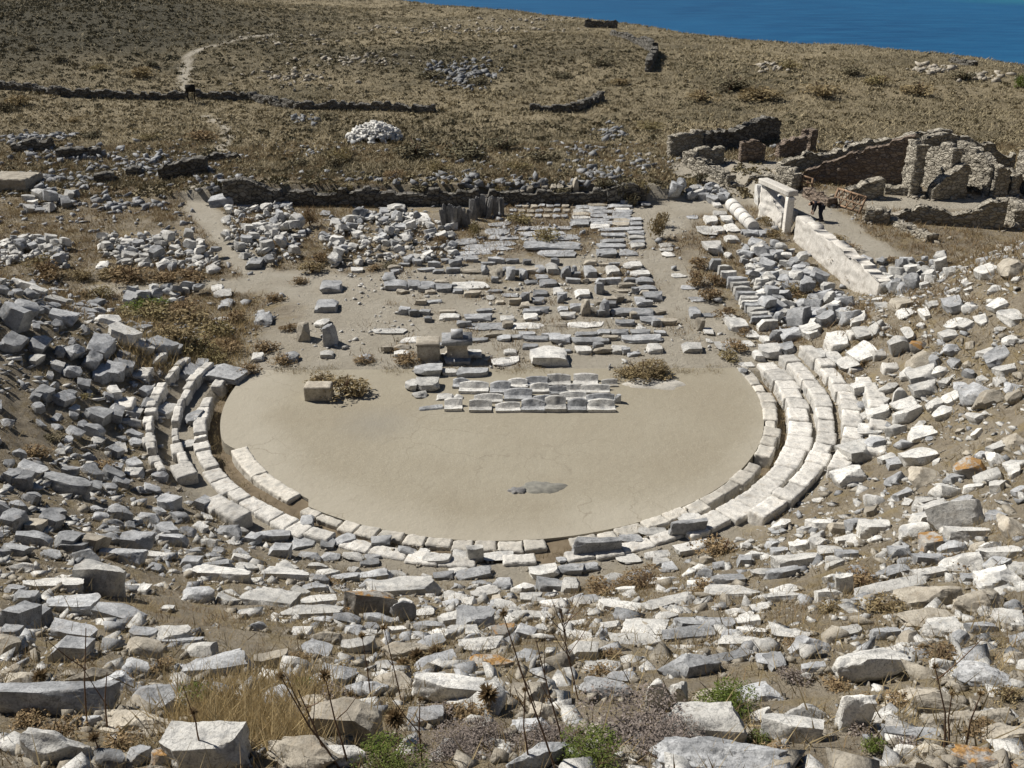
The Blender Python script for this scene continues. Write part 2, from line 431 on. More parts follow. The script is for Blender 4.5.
# ------------------------------------------------------------------ orchestra floor (disc cut by a straight edge)
def floor_mat():
    t = NT('orchestra_earth'); g = t.n('ShaderNodeNewGeometry'); p = g.outputs['Position']
    n1 = t.noise(p, .22, 5, .6); n2 = t.noise(p, 2.2, 6, .7); n3 = t.noise(p, 26, 5, .8)
    c = t.mix(t.ramp(n1, [(.35, 0.), (.65, 1.)]), (.29, .256, .19), (.33, .298, .228))
    c = t.mix(t.ramp(n2, [(.5, 0.), (.75, .35)]), c, (.27, .235, .175))
    c = t.mix(t.ramp(n3, [(.55, 0.), (.66, .6)]), c, (.53, .49, .41))
    c = t.mix(t.ramp(n3, [(.33, .45), (.45, 0.)]), c, (.19, .16, .12))
    n5 = t.noise(p, 8, 6, .8, 1.5); c = t.mix(t.ramp(n5, [(.52, 0.), (.66, .35)]), c, (.24, .21, .16)); c = t.mix(t.ramp(n5, [(.33, .3), (.44, 0.)]), c, (.45, .41, .335))
    # damp grey patch and paler worn rim on the left
    vm = t.n('ShaderNodeVectorMath', operation='DISTANCE'); vm.inputs[1].default_value = (-4.9, 32.0, 0); t.l(p, vm.inputs[0])
    d = t.math('ADD', vm.outputs['Value'], t.math('MULTIPLY', n2, 1.6))
    c = t.mix(t.ramp(t.math('MULTIPLY', d, .3), [(.25, .5), (.75, 0.)]), c, (.24, .225, .195))
    v2 = t.n('ShaderNodeVectorMath', operation='DISTANCE'); v2.inputs[1].default_value = (CX + .7, CY + .6, 0); t.l(p, v2.inputs[0])
    d2 = t.math('ADD', v2.outputs['Value'], t.math('MULTIPLY', n1, 3.0))
    c = t.mix(t.ramp(t.math('MULTIPLY', d2, .08), [(.80, 0.), (.92, .45)]), c, (.44, .405, .335))
    vc = t.n('ShaderNodeTexVoronoi', feature='DISTANCE_TO_EDGE'); vc.inputs['Scale'].default_value = .42
    wv = t.n('ShaderNodeTexNoise'); wv.inputs['Scale'].default_value = 1.2; wv.inputs['Detail'].default_value = 6; t.l(p, wv.inputs['Vector'])
    va = t.n('ShaderNodeVectorMath', operation='ADD'); t.l(p, va.inputs[0]); t.l(wv.outputs['Color'], va.inputs[1]); t.l(va.outputs[0], vc.inputs['Vector'])
    cr = t.math('MULTIPLY', t.ramp(vc.outputs[0], [(.0, .55), (.012, 0.)]), t.ramp(n1, [(.45, 0.), (.6, 1.)]))
    c = t.mix(cr, c, (.20, .17, .125))
    return t.fin(c, .96, t.bump(n3, .6, .018, t.bump(n2, .6, .07)))
m = MB(); ang = np.radians(np.arange(-110, 110.1, 2))
ring = []
for a in ang:
    dd = math.degrees(a)
    rad = 9.86 if -38 < dd < 106 else (10.28 - .73 * float(sstep(-70, -58, dd)))
    x, y = CX + rad * math.sin(a), CY - rad * math.cos(a)
    ring.append((x, y if y < 36.6 else 36.8))
n = len(ring)
# concentric triangulated disc so the surface can undulate slightly
KR = 14
for k in range(KR + 1):
    f = k / KR
    cx, cy = CX, CY - .0
    m.V.append(np.array([[cx + (x - cx) * f, cy + (y - cy) * f, 0.0] for x, y in ring]))
Vd = np.concatenate(m.V); e_ = Vd[:, 1] > 36.5; Vd[e_, 1] += .35 * fbm(Vd[e_, 0] * .8, Vd[e_, 0] * .1, 2.0, 4); Vd[:, 2] = .025 * fbm(Vd[:, 0] * .5, Vd[:, 1] * .5, 1.0, 2)
edge = Vd[-n:].copy(); edge[:, 2] = -.5
Vd = np.concatenate([Vd, edge])
Qd = [[k * n + j, k * n + (j + 1), (k + 1) * n + j + 1, (k + 1) * n + j] for k in range(KR + 1) for j in range(n - 1)]
Qd += [[k * n + n - 1, k * n, (k + 1) * n, (k + 1) * n + n - 1] for k in range(KR + 1)]
Qd = np.array(Qd)
tag(link('orchestra_floor', mk_mesh('orchestra_floor', Vd, Qd, floor_mat(), smooth=True, sharp=40)),
    'beaten earth floor of the round orchestra', 'floor', kind='structure')
# broken plaster patch in the middle of the floor
def flat_blob(name, px, py, rx, ry, z, mat, seed, th=.03):
    c = ground(px, py); d = ray_dir(px, py); tt = (z - CAM_H) / d[2]; c = np.array([d[0] * tt, d[1] * tt])
    k = 40; a = np.linspace(0, 2 * np.pi, k, endpoint=False)
    rad = 1 + .45 * fbm(np.cos(a) * 2 + seed, np.sin(a) * 2, seed, 3)
    V = [[c[0], c[1], z + th]]
    V += [[c[0] + rx * q * math.cos(b) * .85, c[1] + ry * q * math.sin(b) * .85, z + th * .9] for b, q in zip(a, rad)]
    V += [[c[0] + rx * q * math.cos(b), c[1] + ry * q * math.sin(b), z - .05] for b, q in zip(a, rad)]
    b = MB(); b.add(V, [[1 + j, 1 + k + j, 1 + k + (j + 1) % k, 1 + (j + 1) % k] for j in range(k)], [[0, 1 + j, 1 + (j + 1) % k] for j in range(k)])
    return b.build(name, mat, smooth=False)
M['plaster'] = simple('old_plaster', (.25, .24, .205), (.17, .165, .145), scale=5, rnd=0)
tag(flat_blob('plaster_patch', 543, 488, .75, .42, .0, M['plaster'], 3), 'grey patch of old plaster in the middle of the orchestra floor', 'patch', kind='structure')
tag(flat_blob('plaster_patch', 517, 491, .28, .2, .01, M['slate'], 8, .05), 'small dark stub at the end of the grey plaster patch', 'patch', kind='structure')

# gutter floor
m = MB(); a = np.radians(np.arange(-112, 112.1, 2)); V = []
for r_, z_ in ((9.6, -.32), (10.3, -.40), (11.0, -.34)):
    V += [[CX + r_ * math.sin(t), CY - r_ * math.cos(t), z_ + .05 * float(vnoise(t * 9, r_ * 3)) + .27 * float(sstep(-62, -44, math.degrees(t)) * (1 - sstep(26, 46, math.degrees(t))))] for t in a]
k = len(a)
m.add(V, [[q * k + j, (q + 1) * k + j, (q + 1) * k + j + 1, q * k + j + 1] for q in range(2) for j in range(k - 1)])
M['gutter'] = simple('gutter_shaded_earth', (.13, .10, .065), (.19, .15, .10), scale=3, rnd=0)  # earth colour darkened so the shadow in the gutter looks deeper
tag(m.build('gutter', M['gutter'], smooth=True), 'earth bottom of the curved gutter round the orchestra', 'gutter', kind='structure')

# ------------------------------------------------------------------ ring of rim slabs and seat rows: every block a thing
WT = bpy.data.textures.new('wear', 'CLOUDS'); WT.noise_scale = .16; WT.noise_depth = 4
def weather(o, bev=.03, amt=.05, lev=3):
    b = o.modifiers.new('edge', 'BEVEL'); b.width = bev; b.segments = 1; b.limit_method = 'ANGLE'
    s = o.modifiers.new('cut', 'SUBSURF'); s.subdivision_type = 'SIMPLE'; s.levels = s.render_levels = lev
    d = o.modifiers.new('wear', 'DISPLACE'); d.texture = WT; d.texture_coords = 'GLOBAL'; d.strength = amt; d.mid_level = .55
SEATS = []                                  # (object, centre, kind words)
def ring_block(name, mat, r0, r1, z0, z1, a0, a1, jit=.025):
    k = max(2, int((a1 - a0) / 1.6) + 1)
    A = np.radians(np.linspace(a0, a1, k)); rnd = random.uniform
    dz = [rnd(-jit, jit) for _ in range(4)]; dr0, dr1 = rnd(-jit, jit) * 2, rnd(-jit, jit) * 4
    V = []
    for j, t in enumerate(A):
        f = j / (k - 1)
        for r_, z_, s_ in ((r0 + dr0, z0, 0), (r1 + dr1, z0, 1), (r1 + dr1, z1 + dz[1] * (1 - f) + dz[3] * f, 1), (r0 + dr0, z1 + dz[0] * (1 - f) + dz[2] * f, 0)):
            V.append([CX + r_ * math.sin(t), CY - r_ * math.cos(t), z_])
    V = np.array(V); c = V.mean(0); c[2] = z0
    Qs = [[j * 4 + q, j * 4 + (q + 1) % 4, j * 4 + 4 + (q + 1) % 4, j * 4 + 4 + q] for j in range(k - 1) for q in range(4)]
    Qs += [[3, 2, 1, 0], [k * 4 - 4, k * 4 - 3, k * 4 - 2, k * 4 - 1]]
    o = link(name, mk_mesh(name, V - c, np.array(Qs), mat)); o.location = c
    weather(o, .03, .07)
    o.rotation_euler = (random.gauss(0, .012), random.gauss(0, .012), random.gauss(0, .012))
    top = np.array([c[0], c[1], z1])
    return o, top
def ring_row(name, mat, r0, r1, z0, z1, a0, a1, ln, words, gap=.12, jit=.02, skip=0.0, zj=.0):
    a = a0
    while a < a1:
        L = math.degrees(random.uniform(.75, 1.3) * ln / r0)
        b = min(a + L, a1)
        if random.random() >= skip and b - a > 1:
            dz = random.uniform(-zj, zj)
            o, top = ring_block(name, mat, r0, r1, z0, z1 + dz, a + gap * .5, b - gap * .5, jit)
            SEATS.append((o, top, words))
        a = b
ring_row('rim_slab', M['rim'], 9.88, 10.36, -.5, .03, -36, 105, .7, 'rim', jit=.03, gap=.25, zj=.02, skip=.03)
ring_row('rim_slab', M['rim'], 9.55, 10.12, -.5, .05, -64, -40, 2.1, 'rim', jit=.012)
# first step, over the gutter
ring_row('seat_block', M['seat'], 10.74, 11.5, -.5, .18, 30, 104, .85, 'first', zj=.02)
ring_row('seat_block', M['seat'], 10.70, 11.2, -.5, .07, -24, 33, .9, 'first', skip=.2, zj=.035)
ring_row('seat_block', M['seat'], 10.74, 11.3, -.5, .16, -68, -25, .7, 'first', skip=.08, zj=.03)
ring_row('seat_block', M['seat'], 10.74, 11.12, -.5, .2, -102, -70, 1.0, 'first', skip=.16, zj=.07)
# second to fifth rows
ring_row('seat_block', M['seat'], 11.66, 12.3, -.4, .44, 47, 104, .8, 'second', skip=.04, zj=.04)
ring_row('seat_block', M['seat'], 11.62, 12.3, -.4, .50, 33, 49, 1.2, 'second', skip=.2, zj=.08)
ring_row('seat_block', M['seat'], 11.65, 11.95, -.4, .40, -101, -58, .6, 'second', skip=.07, zj=.05)
ring_row('seat_block', M['seat'], 11.6, 12.2, -.4, .45, -60, -38, .8, 'second', skip=.4, zj=.08)
ring_row('seat_block', M['seat'], 12.5, 13.1, -.2, .76, 57, 104, .7, 'third', skip=.12, zj=.06)
ring_row('seat_block', M['seat'], 12.45, 12.76, -.2, .68, -100, -56, .5, 'third', skip=.08, zj=.06)
ring_row('seat_block', M['seat'], 13.35, 13.9, 0, 1.06, 60, 103, .6, 'fourth', skip=.38, zj=.1)
ring_row('seat_block', M['seat'], 13.2, 13.8, 0, 1.02, -98, -70, .7, 'fourth', skip=.5, zj=.1)
ring_row('seat_block', M['seat'], 14.2, 14.8, .5, 1.52, 66, 103, .65, 'fifth', skip=.55, zj=.1)
ring_row('seat_block', M['seat'], 15.1, 15.65, 1.1, 2.05, 72, 102, .65, 'sixth', skip=.65, zj=.1)
# ------------------------------------------------------------------ stones
def cubegrid(n):
    """vertices and quads of a cube surface cut n x n on each face"""
    g = np.linspace(-.5, .5, n + 1); P, Q = [], []
    for ax in range(3):
        for sgn in (-.5, .5):
            u, v = np.meshgrid(g, g, indexing='ij')
            p = np.zeros((n + 1, n + 1, 3)); p[..., ax] = sgn; p[..., (ax + 1) % 3] = u; p[..., (ax + 2) % 3] = v
            b = len(P) * (n + 1) ** 2
            i = b + np.arange(n)[:, None] * (n + 1) + np.arange(n)[None, :]
            q = np.stack([i, i + n + 1, i + n + 2, i + 1], -1).reshape(-1, 4)
            Q.append(q if sgn > 0 else q[:, ::-1]); P.append(p.reshape(-1, 3))
    P = np.concatenate(P); Q = np.concatenate(Q)
    key = np.round(P * 1000).astype(int)
    _, idx, inv = np.unique(key, axis=0, return_index=True, return_inverse=True)
    return P[idx], inv.ravel()[Q]
_CG = {n: cubegrid(n) for n in (2, 3, 5, 7, 14, 22)}
def rock(kind, n, seed):
    rg = np.random.default_rng(seed)
    P, Q = _CG[n]; p = P.copy()
    cr = rg.uniform(-1, 1, (8, 3)) * {'b': .09, 's': .13, 'r': .14, 'f': .1, 'u': .1}[kind]
    W = np.stack([((p[:, 0] + .5) if i & 1 else (.5 - p[:, 0])) * ((p[:, 1] + .5) if i & 2 else (.5 - p[:, 1])) * ((p[:, 2] + .5) if i & 4 else (.5 - p[:, 2])) for i in range(8)], -1)
    if kind in 'rf':
        s = P / np.linalg.norm(P, axis=1, keepdims=True) * .56
        p = P * .8 + s * .2
    p = p + W @ cr
    def cut(nv, d):
        nonlocal p
        nv = nv / np.linalg.norm(nv); e = p @ nv - d
        p = p - np.maximum(e, 0)[:, None] * nv[None, :]
    if kind == 'b':
        for _ in range(rg.integers(3, 6)): cut(rg.choice([-1, 1], 3) * rg.uniform(.35, 1, 3), rg.uniform(.50, .68))
        for _ in range(2):
            v = rg.normal(size=3); v[rg.integers(3)] = 0; cut(v, rg.uniform(.46, .60))
    elif kind == 's':
        for _ in range(rg.integers(4, 8)):
            a = rg.uniform(0, 2 * np.pi); cut(np.array([math.cos(a), math.sin(a), rg.uniform(-.5, .3)]), rg.uniform(.36, .54))
        cut(np.array([rg.uniform(-.25, .25), rg.uniform(-.25, .25), 1]), .44)
    elif kind == 'u':
        for _ in range(5): cut(np.array([rg.choice([-1, 1]) * rg.uniform(.2, 1), rg.choice([-1, 1]) * rg.uniform(.2, 1), rg.uniform(.2, 1)]), rg.uniform(.40, .56))
    else:
        for _ in range(13 if kind == 'r' else 8): cut(rg.normal(size=3), rg.uniform(.33, .52))
    o = rg.uniform(0, 50, 3)
    nn = p / np.maximum(np.linalg.norm(p, axis=1, keepdims=True), 1e-6)
    amp = {'b': .024, 's': .03, 'r': .03, 'f': .05, 'u': .035}[kind]
    f1 = vnoise(p[:, 0] * 3 + o[0], p[:, 1] * 3 + o[1], p[:, 2] * 3 + o[2])
    f2 = vnoise(p[:, 0] * 8 + o[0], p[:, 1] * 8 + o[1], p[:, 2] * 8 + o[2])
    f3 = vnoise(p[:, 0] * 19 + o[0], p[:, 1] * 19 + o[1], p[:, 2] * 19 + o[2])
    p = p + nn * (f1 * amp * 1.6 + f2 * amp + (f3 * amp * .5 if n > 7 else 0))[:, None]
    lo, hi = p.min(0), p.max(0)
    return (p - (lo + hi) / 2) / (hi - lo), Q
LIB = {}
def lib(kind, lod, var, tone):
    key = (kind, lod, var, tone)
    if key not in LIB:
        P, Q = rock(kind, {2: 22, 1: 14, 0: 7, -1: 5}[lod], hash((ord(kind[0]) * 131 + var * 977 + 5)) % 100000)
        LIB[key] = mk_mesh(KINDNAME[kind], P, Q, M[TONE.get(tone, tone)], smooth=True, sharp=26 if kind in 'bsu' else 24)
    return LIB[key]
KINDNAME = {'b': 'tumbled_block', 's': 'flat_slab', 'r': 'boulder', 'f': 'bedrock_hump', 'u': 'upright_stone'}
STONES = []          # dicts for the labels: obj, P, px, py, w, h, kind, tone, zone
def stone(px0, py0, px1, py1, code, zone, name=None, yaw=None, group=None, label=None, var=None, tilt=None, e=None, dep=None):
    kind, tone = code[0], code[1]
    w, h = px1 - px0, py1 - py0
    P = ground((px0 + px1) / 2, py1 - .12 * h)
    s = depth(P) / FPX
    phi = math.atan2(CAM_H - P[2], P[1])
    ef = e if e is not None else ({'b': .42, 's': .17, 'r': .40, 'f': .26, 'u': .75} if zone[:1] == 'A' or len(zone) != 2 else {'b': .34, 's': .12, 'r': .33, 'f': .22, 'u': .7})[kind]
    hm = h * s
    ex = max(ef * hm / math.cos(phi), .05)
    W = max(w * s, .08)
    D = dep if dep else min(max((1 - ef) * hm / math.sin(phi), .38 * W if kind != 'u' else .3 * W), 1.6 * W + .1)
    return put_stone(P, W, D, ex, kind, tone, zone, name, yaw, group, label, var, tilt, (w, h))
def put_stone(P, W, D, ex, kind, tone, zone, name=None, yaw=None, group=None, label=None, var=None, tilt=None, wh=None, base=None):
    if yaw is None: yaw = random.uniform(-.3, .3)
    c = np.array([P[0], P[1] + D * .42])
    cy, sy = math.cos(yaw), math.sin(yaw)
    if base is None:
        qa = np.array([-.5, -.5, .5, .5, 0]) * W; qb = np.array([-.5, .5, -.5, .5, 0]) * D
        hs = [float(v) for v in H(c[0] + qa * cy - qb * sy, c[1] + qa * sy + qb * cy)]; mid_ = hs.pop()
        side_ = min(1.0, abs(c[0] - CX) / 11.0) * (c[1] < 48)
        gx = ((hs[2] + hs[3]) - (hs[0] + hs[1])) / 2 / W; gy = ((hs[1] + hs[3]) - (hs[0] + hs[2])) / 2 / D
        al = (.2 + .45 * side_) * (kind not in 'u'); al_x, al_y = math.atan(gy) * al, -math.atan(gx) * al
    near = max(hs) if base is None else base; low = min(hs) if base is None else base
    mid = mid_ if base is None else base
    top = .55 * near + .45 * mid + ex
    bot = min(.5 * low + .5 * mid, top - ex) - .12 * ex - (.03 if base is None else 0)
    Hh = top - bot
    z = depth(P); wpx = (wh[0] if wh else W / z * FPX)
    lod = 2 if wpx > 95 else 1 if wpx > 42 else 0 if wpx > 12 else -1
    if var is None: var = random.randrange(9)
    o = link(name or KINDNAME[kind], lib(kind, lod, var, tone))
    o.location = (c[0], c[1], (top + bot) / 2)
    o.scale = (W * 1.04, D * 1.04, Hh)
    tl = tilt if tilt else (random.uniform(-.10, .10), random.uniform(-.12, .12))
    if base is None: tl = (tl[0] + al_x, tl[1] + al_y)
    flip = (math.pi if random.random() < .5 and kind != 'b' else 0)
    if flip: tl = (-tl[0], -tl[1])
    o.rotation_euler = (tl[0], tl[1], yaw + flip)
    Pt = np.array([c[0], c[1], top])
    px, py = pixel(Pt)
    if wh is None: wh = (W / z * FPX, ex / z * FPX + D * .4 / z * FPX)
    STONES.append(dict(o=o, P=Pt, px=px, py=py, w=wh[0], h=wh[1], kind=kind, tone=tone, zone=zone, label=label, group=group))
    return o

TILES = {}
# tile: (x origin, y origin, scale, zone), entries: x0 y0 x1 y1 code
TILES['A0'] = (0, 640, 4, '', """
-30 205 455 305 bg|60 350 340 530 rw|640 345 985 545 bw|690 38 1005 165 sg|370 270 740 400 ft|195 -10 350 100 bg|250 110 435 205 rt
470 80 600 150 rg|530 160 640 240 rt|-20 110 140 205 ft|270 300 410 352 rg|500 420 600 520 rg|340 440 490 540 rg|600 420 705 525 ro
930 155 1040 210 rt|510 0 610 50 rw|630 -15 800 35 sg""")
TILES['A1'] = (256, 640, 4, '', """
-10 355 345 550 ft|220 250 505 450 bt|600 262 755 372 bg|625 138 905 268 bw|900 180 1010 262 rd|200 435 430 525 rw|140 210 310 342 rt
340 -5 480 57 bw|510 10 710 78 rt|810 0 1015 50 sw|840 50 1035 112 so|420 150 525 235 rg|-10 48 130 112 bt|905 388 1040 455 rw""")
TILES['A2'] = (512, 640, 4, '', """
-5 308 172 392 rg|-30 405 235 525 rg|535 165 625 298 uw|610 172 705 302 uw|590 288 945 442 rw|570 438 1130 560 fg|225 8 350 82 bw|275 85 455 138 sw
370 128 515 177 sg|270 170 480 238 rg|765 30 985 102 sg|835 -5 1015 38 sw|980 48 1065 112 sg|955 268 1045 335 rw|-5 150 150 275 ft|395 -10 600 22 sw""")
TILES['A3'] = (768, 640, 4, '', """
278 58 575 192 rw|-15 298 225 435 bw|283 228 415 385 uw|415 283 540 352 rw|475 345 690 422 sg|510 415 610 477 rw|455 190 700 275 ft|575 205 830 305 ft
645 250 1010 372 ft|850 318 1050 435 ft|765 428 1050 540 fo|770 95 1000 205 fg|465 22 562 72 rw|-10 48 90 127 sg|140 85 240 132 sg|130 125 178 162 rw
610 420 720 472 rt|570 475 660 520 rt|718 148 762 168 rw""")
TILES['B0'] = (0, 512, 4, '', """
-15 -10 65 88 bd|75 22 165 82 bt|140 -5 230 78 bd|45 75 190 142 bg|205 58 290 170 bg|285 52 385 170 bt|205 125 335 172 bd|405 75 480 140 rg|470 75 597 157 bd
610 82 740 142 rg|780 95 865 137 rw|850 48 970 108 rg|965 80 1035 130 bg|390 165 570 212 bg|560 143 690 202 sw|585 205 645 247 bg|708 170 797 222 bg
790 203 930 237 sg|738 222 1000 288 sw|918 158 1005 207 rw|930 205 1030 240 sw|25 195 135 242 rw|70 238 300 320 sw|290 255 485 347 sw|270 138 387 207 rg
415 20 485 60 rg|540 10 640 52 rg|358 0 425 42 rg|-5 118 100 182 bg|55 310 145 382 bg|145 318 365 422 sg|-15 340 100 482 bd|90 372 190 475 bg|358 372 570 465 bg
625 458 760 535 bw|510 462 620 520 bd|640 375 690 402 sw|712 305 850 372 rg|480 280 590 332 sw|-5 283 70 327 sg|-5 452 72 515 bg|185 435 370 520 bg""")
TILES['B1'] = (256, 512, 4, '', """
-80 272 145 388 sw|345 322 575 425 ro|535 352 640 455 rd|415 393 552 452 rg|300 400 417 458 bd|205 405 330 452 rg|60 378 340 432 sw|170 318 312 382 sw|170 278 290 322 sg
20 222 205 278 sw|253 103 312 157 bd|310 88 395 142 rg|172 12 227 72 bg|458 93 540 142 bg|558 133 645 177 rg|640 148 695 182 sw|663 163 780 217 bw|843 133 910 205 bw
905 160 1030 202 sw|783 153 850 202 sw|415 187 490 222 bd|430 163 500 197 rg|343 153 432 202 rw|163 158 265 197 rg|250 163 337 202 rg|40 123 135 187 bg|-5 78 130 127 bg
130 93 242 152 sg|408 263 517 307 rg|378 248 547 272 sg|523 223 600 267 rw|298 263 412 277 sg|230 228 332 262 sw|200 203 290 232 sw|708 238 792 277 bd|788 232 945 272 bg
768 220 850 252 sw|658 245 705 272 rw|638 188 672 217 rw|858 263 942 302 rg|943 258 1030 312 rg|398 308 740 337 sw|738 318 850 367 sw|560 343 632 377 sw|628 383 715 422 sw
733 403 820 432 sw|798 373 960 485 bg|948 438 1040 518 bo|858 318 970 352 sw|938 328 985 372 rt|763 443 900 505 sw|818 478 900 518 rg|628 428 760 482 rg|198 473 340 520 rt
345 443 435 495 rd|430 443 492 482 bg|500 453 600 487 sw|988 403 1045 452 sw|928 393 1010 422 rt""")
TILES['B2'] = (512, 512, 4, '', """
240 108 445 178 bg|628 36 780 108 bg|508 58 625 105 sw|430 88 530 127 sg|668 2 775 50 sw|528 153 640 192 sw|418 163 520 212 sw|70 213 190 275 bw|180 175 222 212 rg
183 203 287 258 bd|263 203 352 243 bd|100 253 200 328 bg|200 258 272 333 bw|343 223 492 315 rw|470 220 572 278 rg|598 193 662 248 rg|683 213 747 263 rw|743 208 812 268 rg
653 118 797 177 bw|753 168 812 212 rt|808 193 872 238 rg|798 238 932 298 bg|905 163 970 222 bg|938 143 1007 197 rw|918 113 967 157 rw|768 288 1010 343 sw|558 333 747 388 sw
338 348 560 402 sw|108 338 232 387 sw|243 333 327 382 sw|33 318 122 368 bw|-5 268 87 333 rw|440 415 640 520 sw|600 440 830 520 sg|648 403 905 475 sg|893 413 1002 463 sw
903 453 1020 500 bw|838 468 947 520 sg|-5 393 150 442 sw|-5 448 97 510 bg|88 448 152 487 sw|338 458 387 518 rg|238 478 332 518 sw|358 443 442 472 sw|918 358 1045 412 sw
968 218 1045 262 sw|228 428 292 462 sw""")
TILES['B3'] = (768, 512, 4, '', """
18 18 102 82 rw|123 48 195 87 rw|160 28 280 78 sw|178 78 262 142 rw|253 38 352 97 rt|318 23 407 78 bd|373 23 505 97 bw|263 93 387 132 sw|318 103 397 142 rw|403 88 467 127 rw
93 118 177 167 bw|18 133 87 177 bg|-5 108 52 152 rg|28 168 217 228 bw|213 128 312 182 sw|278 148 367 194 bd|238 163 312 212 rw|-5 208 132 268 bg|625 78 722 175 bo|498 123 587 188 bg
538 48 662 112 rw|588 -5 672 52 bw|660 -5 870 82 sw|723 68 892 122 bw|698 108 812 172 rg|808 118 892 167 rt|593 163 737 218 bg|518 173 602 217 rg|703 158 892 250 rw|863 148 1035 207 sw
948 2 1045 115 rt|583 218 722 268 bw|458 213 587 268 bg|408 223 502 274 rg|328 198 422 274 rg|268 258 342 334 bw|368 288 662 338 sw|518 293 792 400 rt|768 298 982 425 rt|543 388 772 475 st
628 418 802 520 rw|858 218 1035 325 rw|278 453 387 515 bw|413 453 532 515 bg|-5 328 192 358 sw|18 478 172 515 sw|928 388 1045 465 sw|988 443 1035 474 sw|798 438 932 494 rg|958 338 1045 398 rg|768 253 902 288 sg""")
TILES['C0'] = (0, 384, 4, '', """
50 308 167 374 bg|8 353 112 424 bd|153 378 352 448 sg|128 12 197 64 bg|193 38 272 88 bd|318 88 422 159 sg|418 78 477 164 bg|488 93 552 134 sw|553 58 602 114 bd|553 12 602 58 bg
608 83 692 139 sw|738 98 792 174 bd|708 223 772 268 bw|328 163 402 214 bg|238 168 312 209 sg|348 203 402 244 sw|498 188 562 219 bd|328 308 377 344 rw|243 333 302 374 bd|488 328 562 374 sw
393 338 482 389 bg|438 368 507 409 bg|598 343 662 394 rg|618 438 702 508 bg|763 443 832 512 bg|318 283 382 314 rg|408 253 482 289 bd|268 88 312 114 sw|478 138 562 169 rw|498 218 562 254 sg
-5 328 52 404 bg|38 258 92 294 rg""")
TILES['D0'] = (0, 256, 4, '', """
-5 208 107 304 bd|23 88 112 134 bw|98 113 162 164 bw|153 148 242 189 sw|183 213 287 269 bg|28 183 132 234 rg|103 318 167 399 bg|203 343 247 404 rg|228 348 312 424 rg|323 338 432 399 sg
323 383 382 459 bg|358 438 432 516 sg|403 433 482 499 bg|238 438 307 494 rg|108 398 152 444 bw|598 373 652 449 rw|583 343 682 404 bg|668 353 712 404 bg|723 448 822 516 bd|778 408 822 474 bg
803 438 977 514 bg|368 218 462 274 rw|348 193 412 239 rw|338 158 392 209 rg|483 138 542 199 bg|-5 318 72 394 bg|188 428 242 454 sw|438 418 522 474 bd|518 338 602 384 sw|418 298 542 349 bw
378 18 427 54 rw|848 133 917 174 bw|833 118 887 144 sw|878 168 922 219 bg""")
TILES['C3'] = (768, 384, 4, '', """
343 -5 432 44 bw|448 -5 532 38 rw|588 -5 692 49 bw|398 58 497 109 sw|403 98 502 154 bw|363 118 407 154 sw|503 22 557 84 uw|523 73 632 124 sw|508 113 622 159 bw|478 153 567 204 rw|643 68 722 114 rw
673 98 757 144 rw|718 38 792 79 sw|788 8 902 84 rg|838 12 962 89 rt|818 108 882 159 sw|588 143 647 184 rw|583 158 687 224 sw|373 158 467 209 sw|558 268 692 329 sw|308 228 432 324 bw|378 223 482 284 rg
518 223 582 269 rg|453 278 522 314 sw|273 333 402 409 bw|478 348 562 404 rg|578 318 712 404 rt|478 308 562 344 sg|673 388 772 464 rw|718 348 792 394 rg|773 298 882 384 ro|848 338 957 404 sw
888 263 972 324 rw|893 233 982 274 sw|963 308 1045 349 sw|968 188 1045 254 rt|838 263 902 304 rg|598 438 682 489 sw|518 418 592 459 sg|393 408 477 494 rw|598 483 742 516 sw|958 -5 1025 44 rg
788 408 872 424 sw|318 68 357 129 bg|348 73 402 114 rg""")
TILES['D3'] = (768, 256, 4, '', """
493 328 572 394 bw|573 338 642 389 ro|558 398 672 454 rt|183 383 242 444 bw|248 328 337 384 sw|238 368 312 444 sw|300 385 372 474 sw|348 358 447 429 sw|658 383 702 449 rg|698 358 772 404 rg
733 408 782 454 rg|798 438 837 499 rg|888 383 987 444 sg|858 378 927 414 sw|918 443 1012 479 sw|538 443 602 499 rw|578 453 692 516 bw|663 453 727 489 rw|703 298 767 339 sw|773 268 832 304 sw
723 258 802 294 sw|718 183 792 234 bg|788 183 852 224 rw|358 303 432 344 sw|408 268 482 314 rw|898 188 967 224 sw|953 218 1045 274 sw|953 313 1012 359 rw|918 278 962 304 rw|868 38 942 89 sw
888 113 942 144 rw|848 238 902 274 sw|643 178 702 209 sw|618 208 662 254 sw|528 213 592 249 sw|448 178 512 219 sw|503 178 582 224 bt|338 223 417 274 sw|953 -5 1045 84 rt|148 278 217 334 bw""")
LABELS = {}     # hand-written labels keyed by tile and position
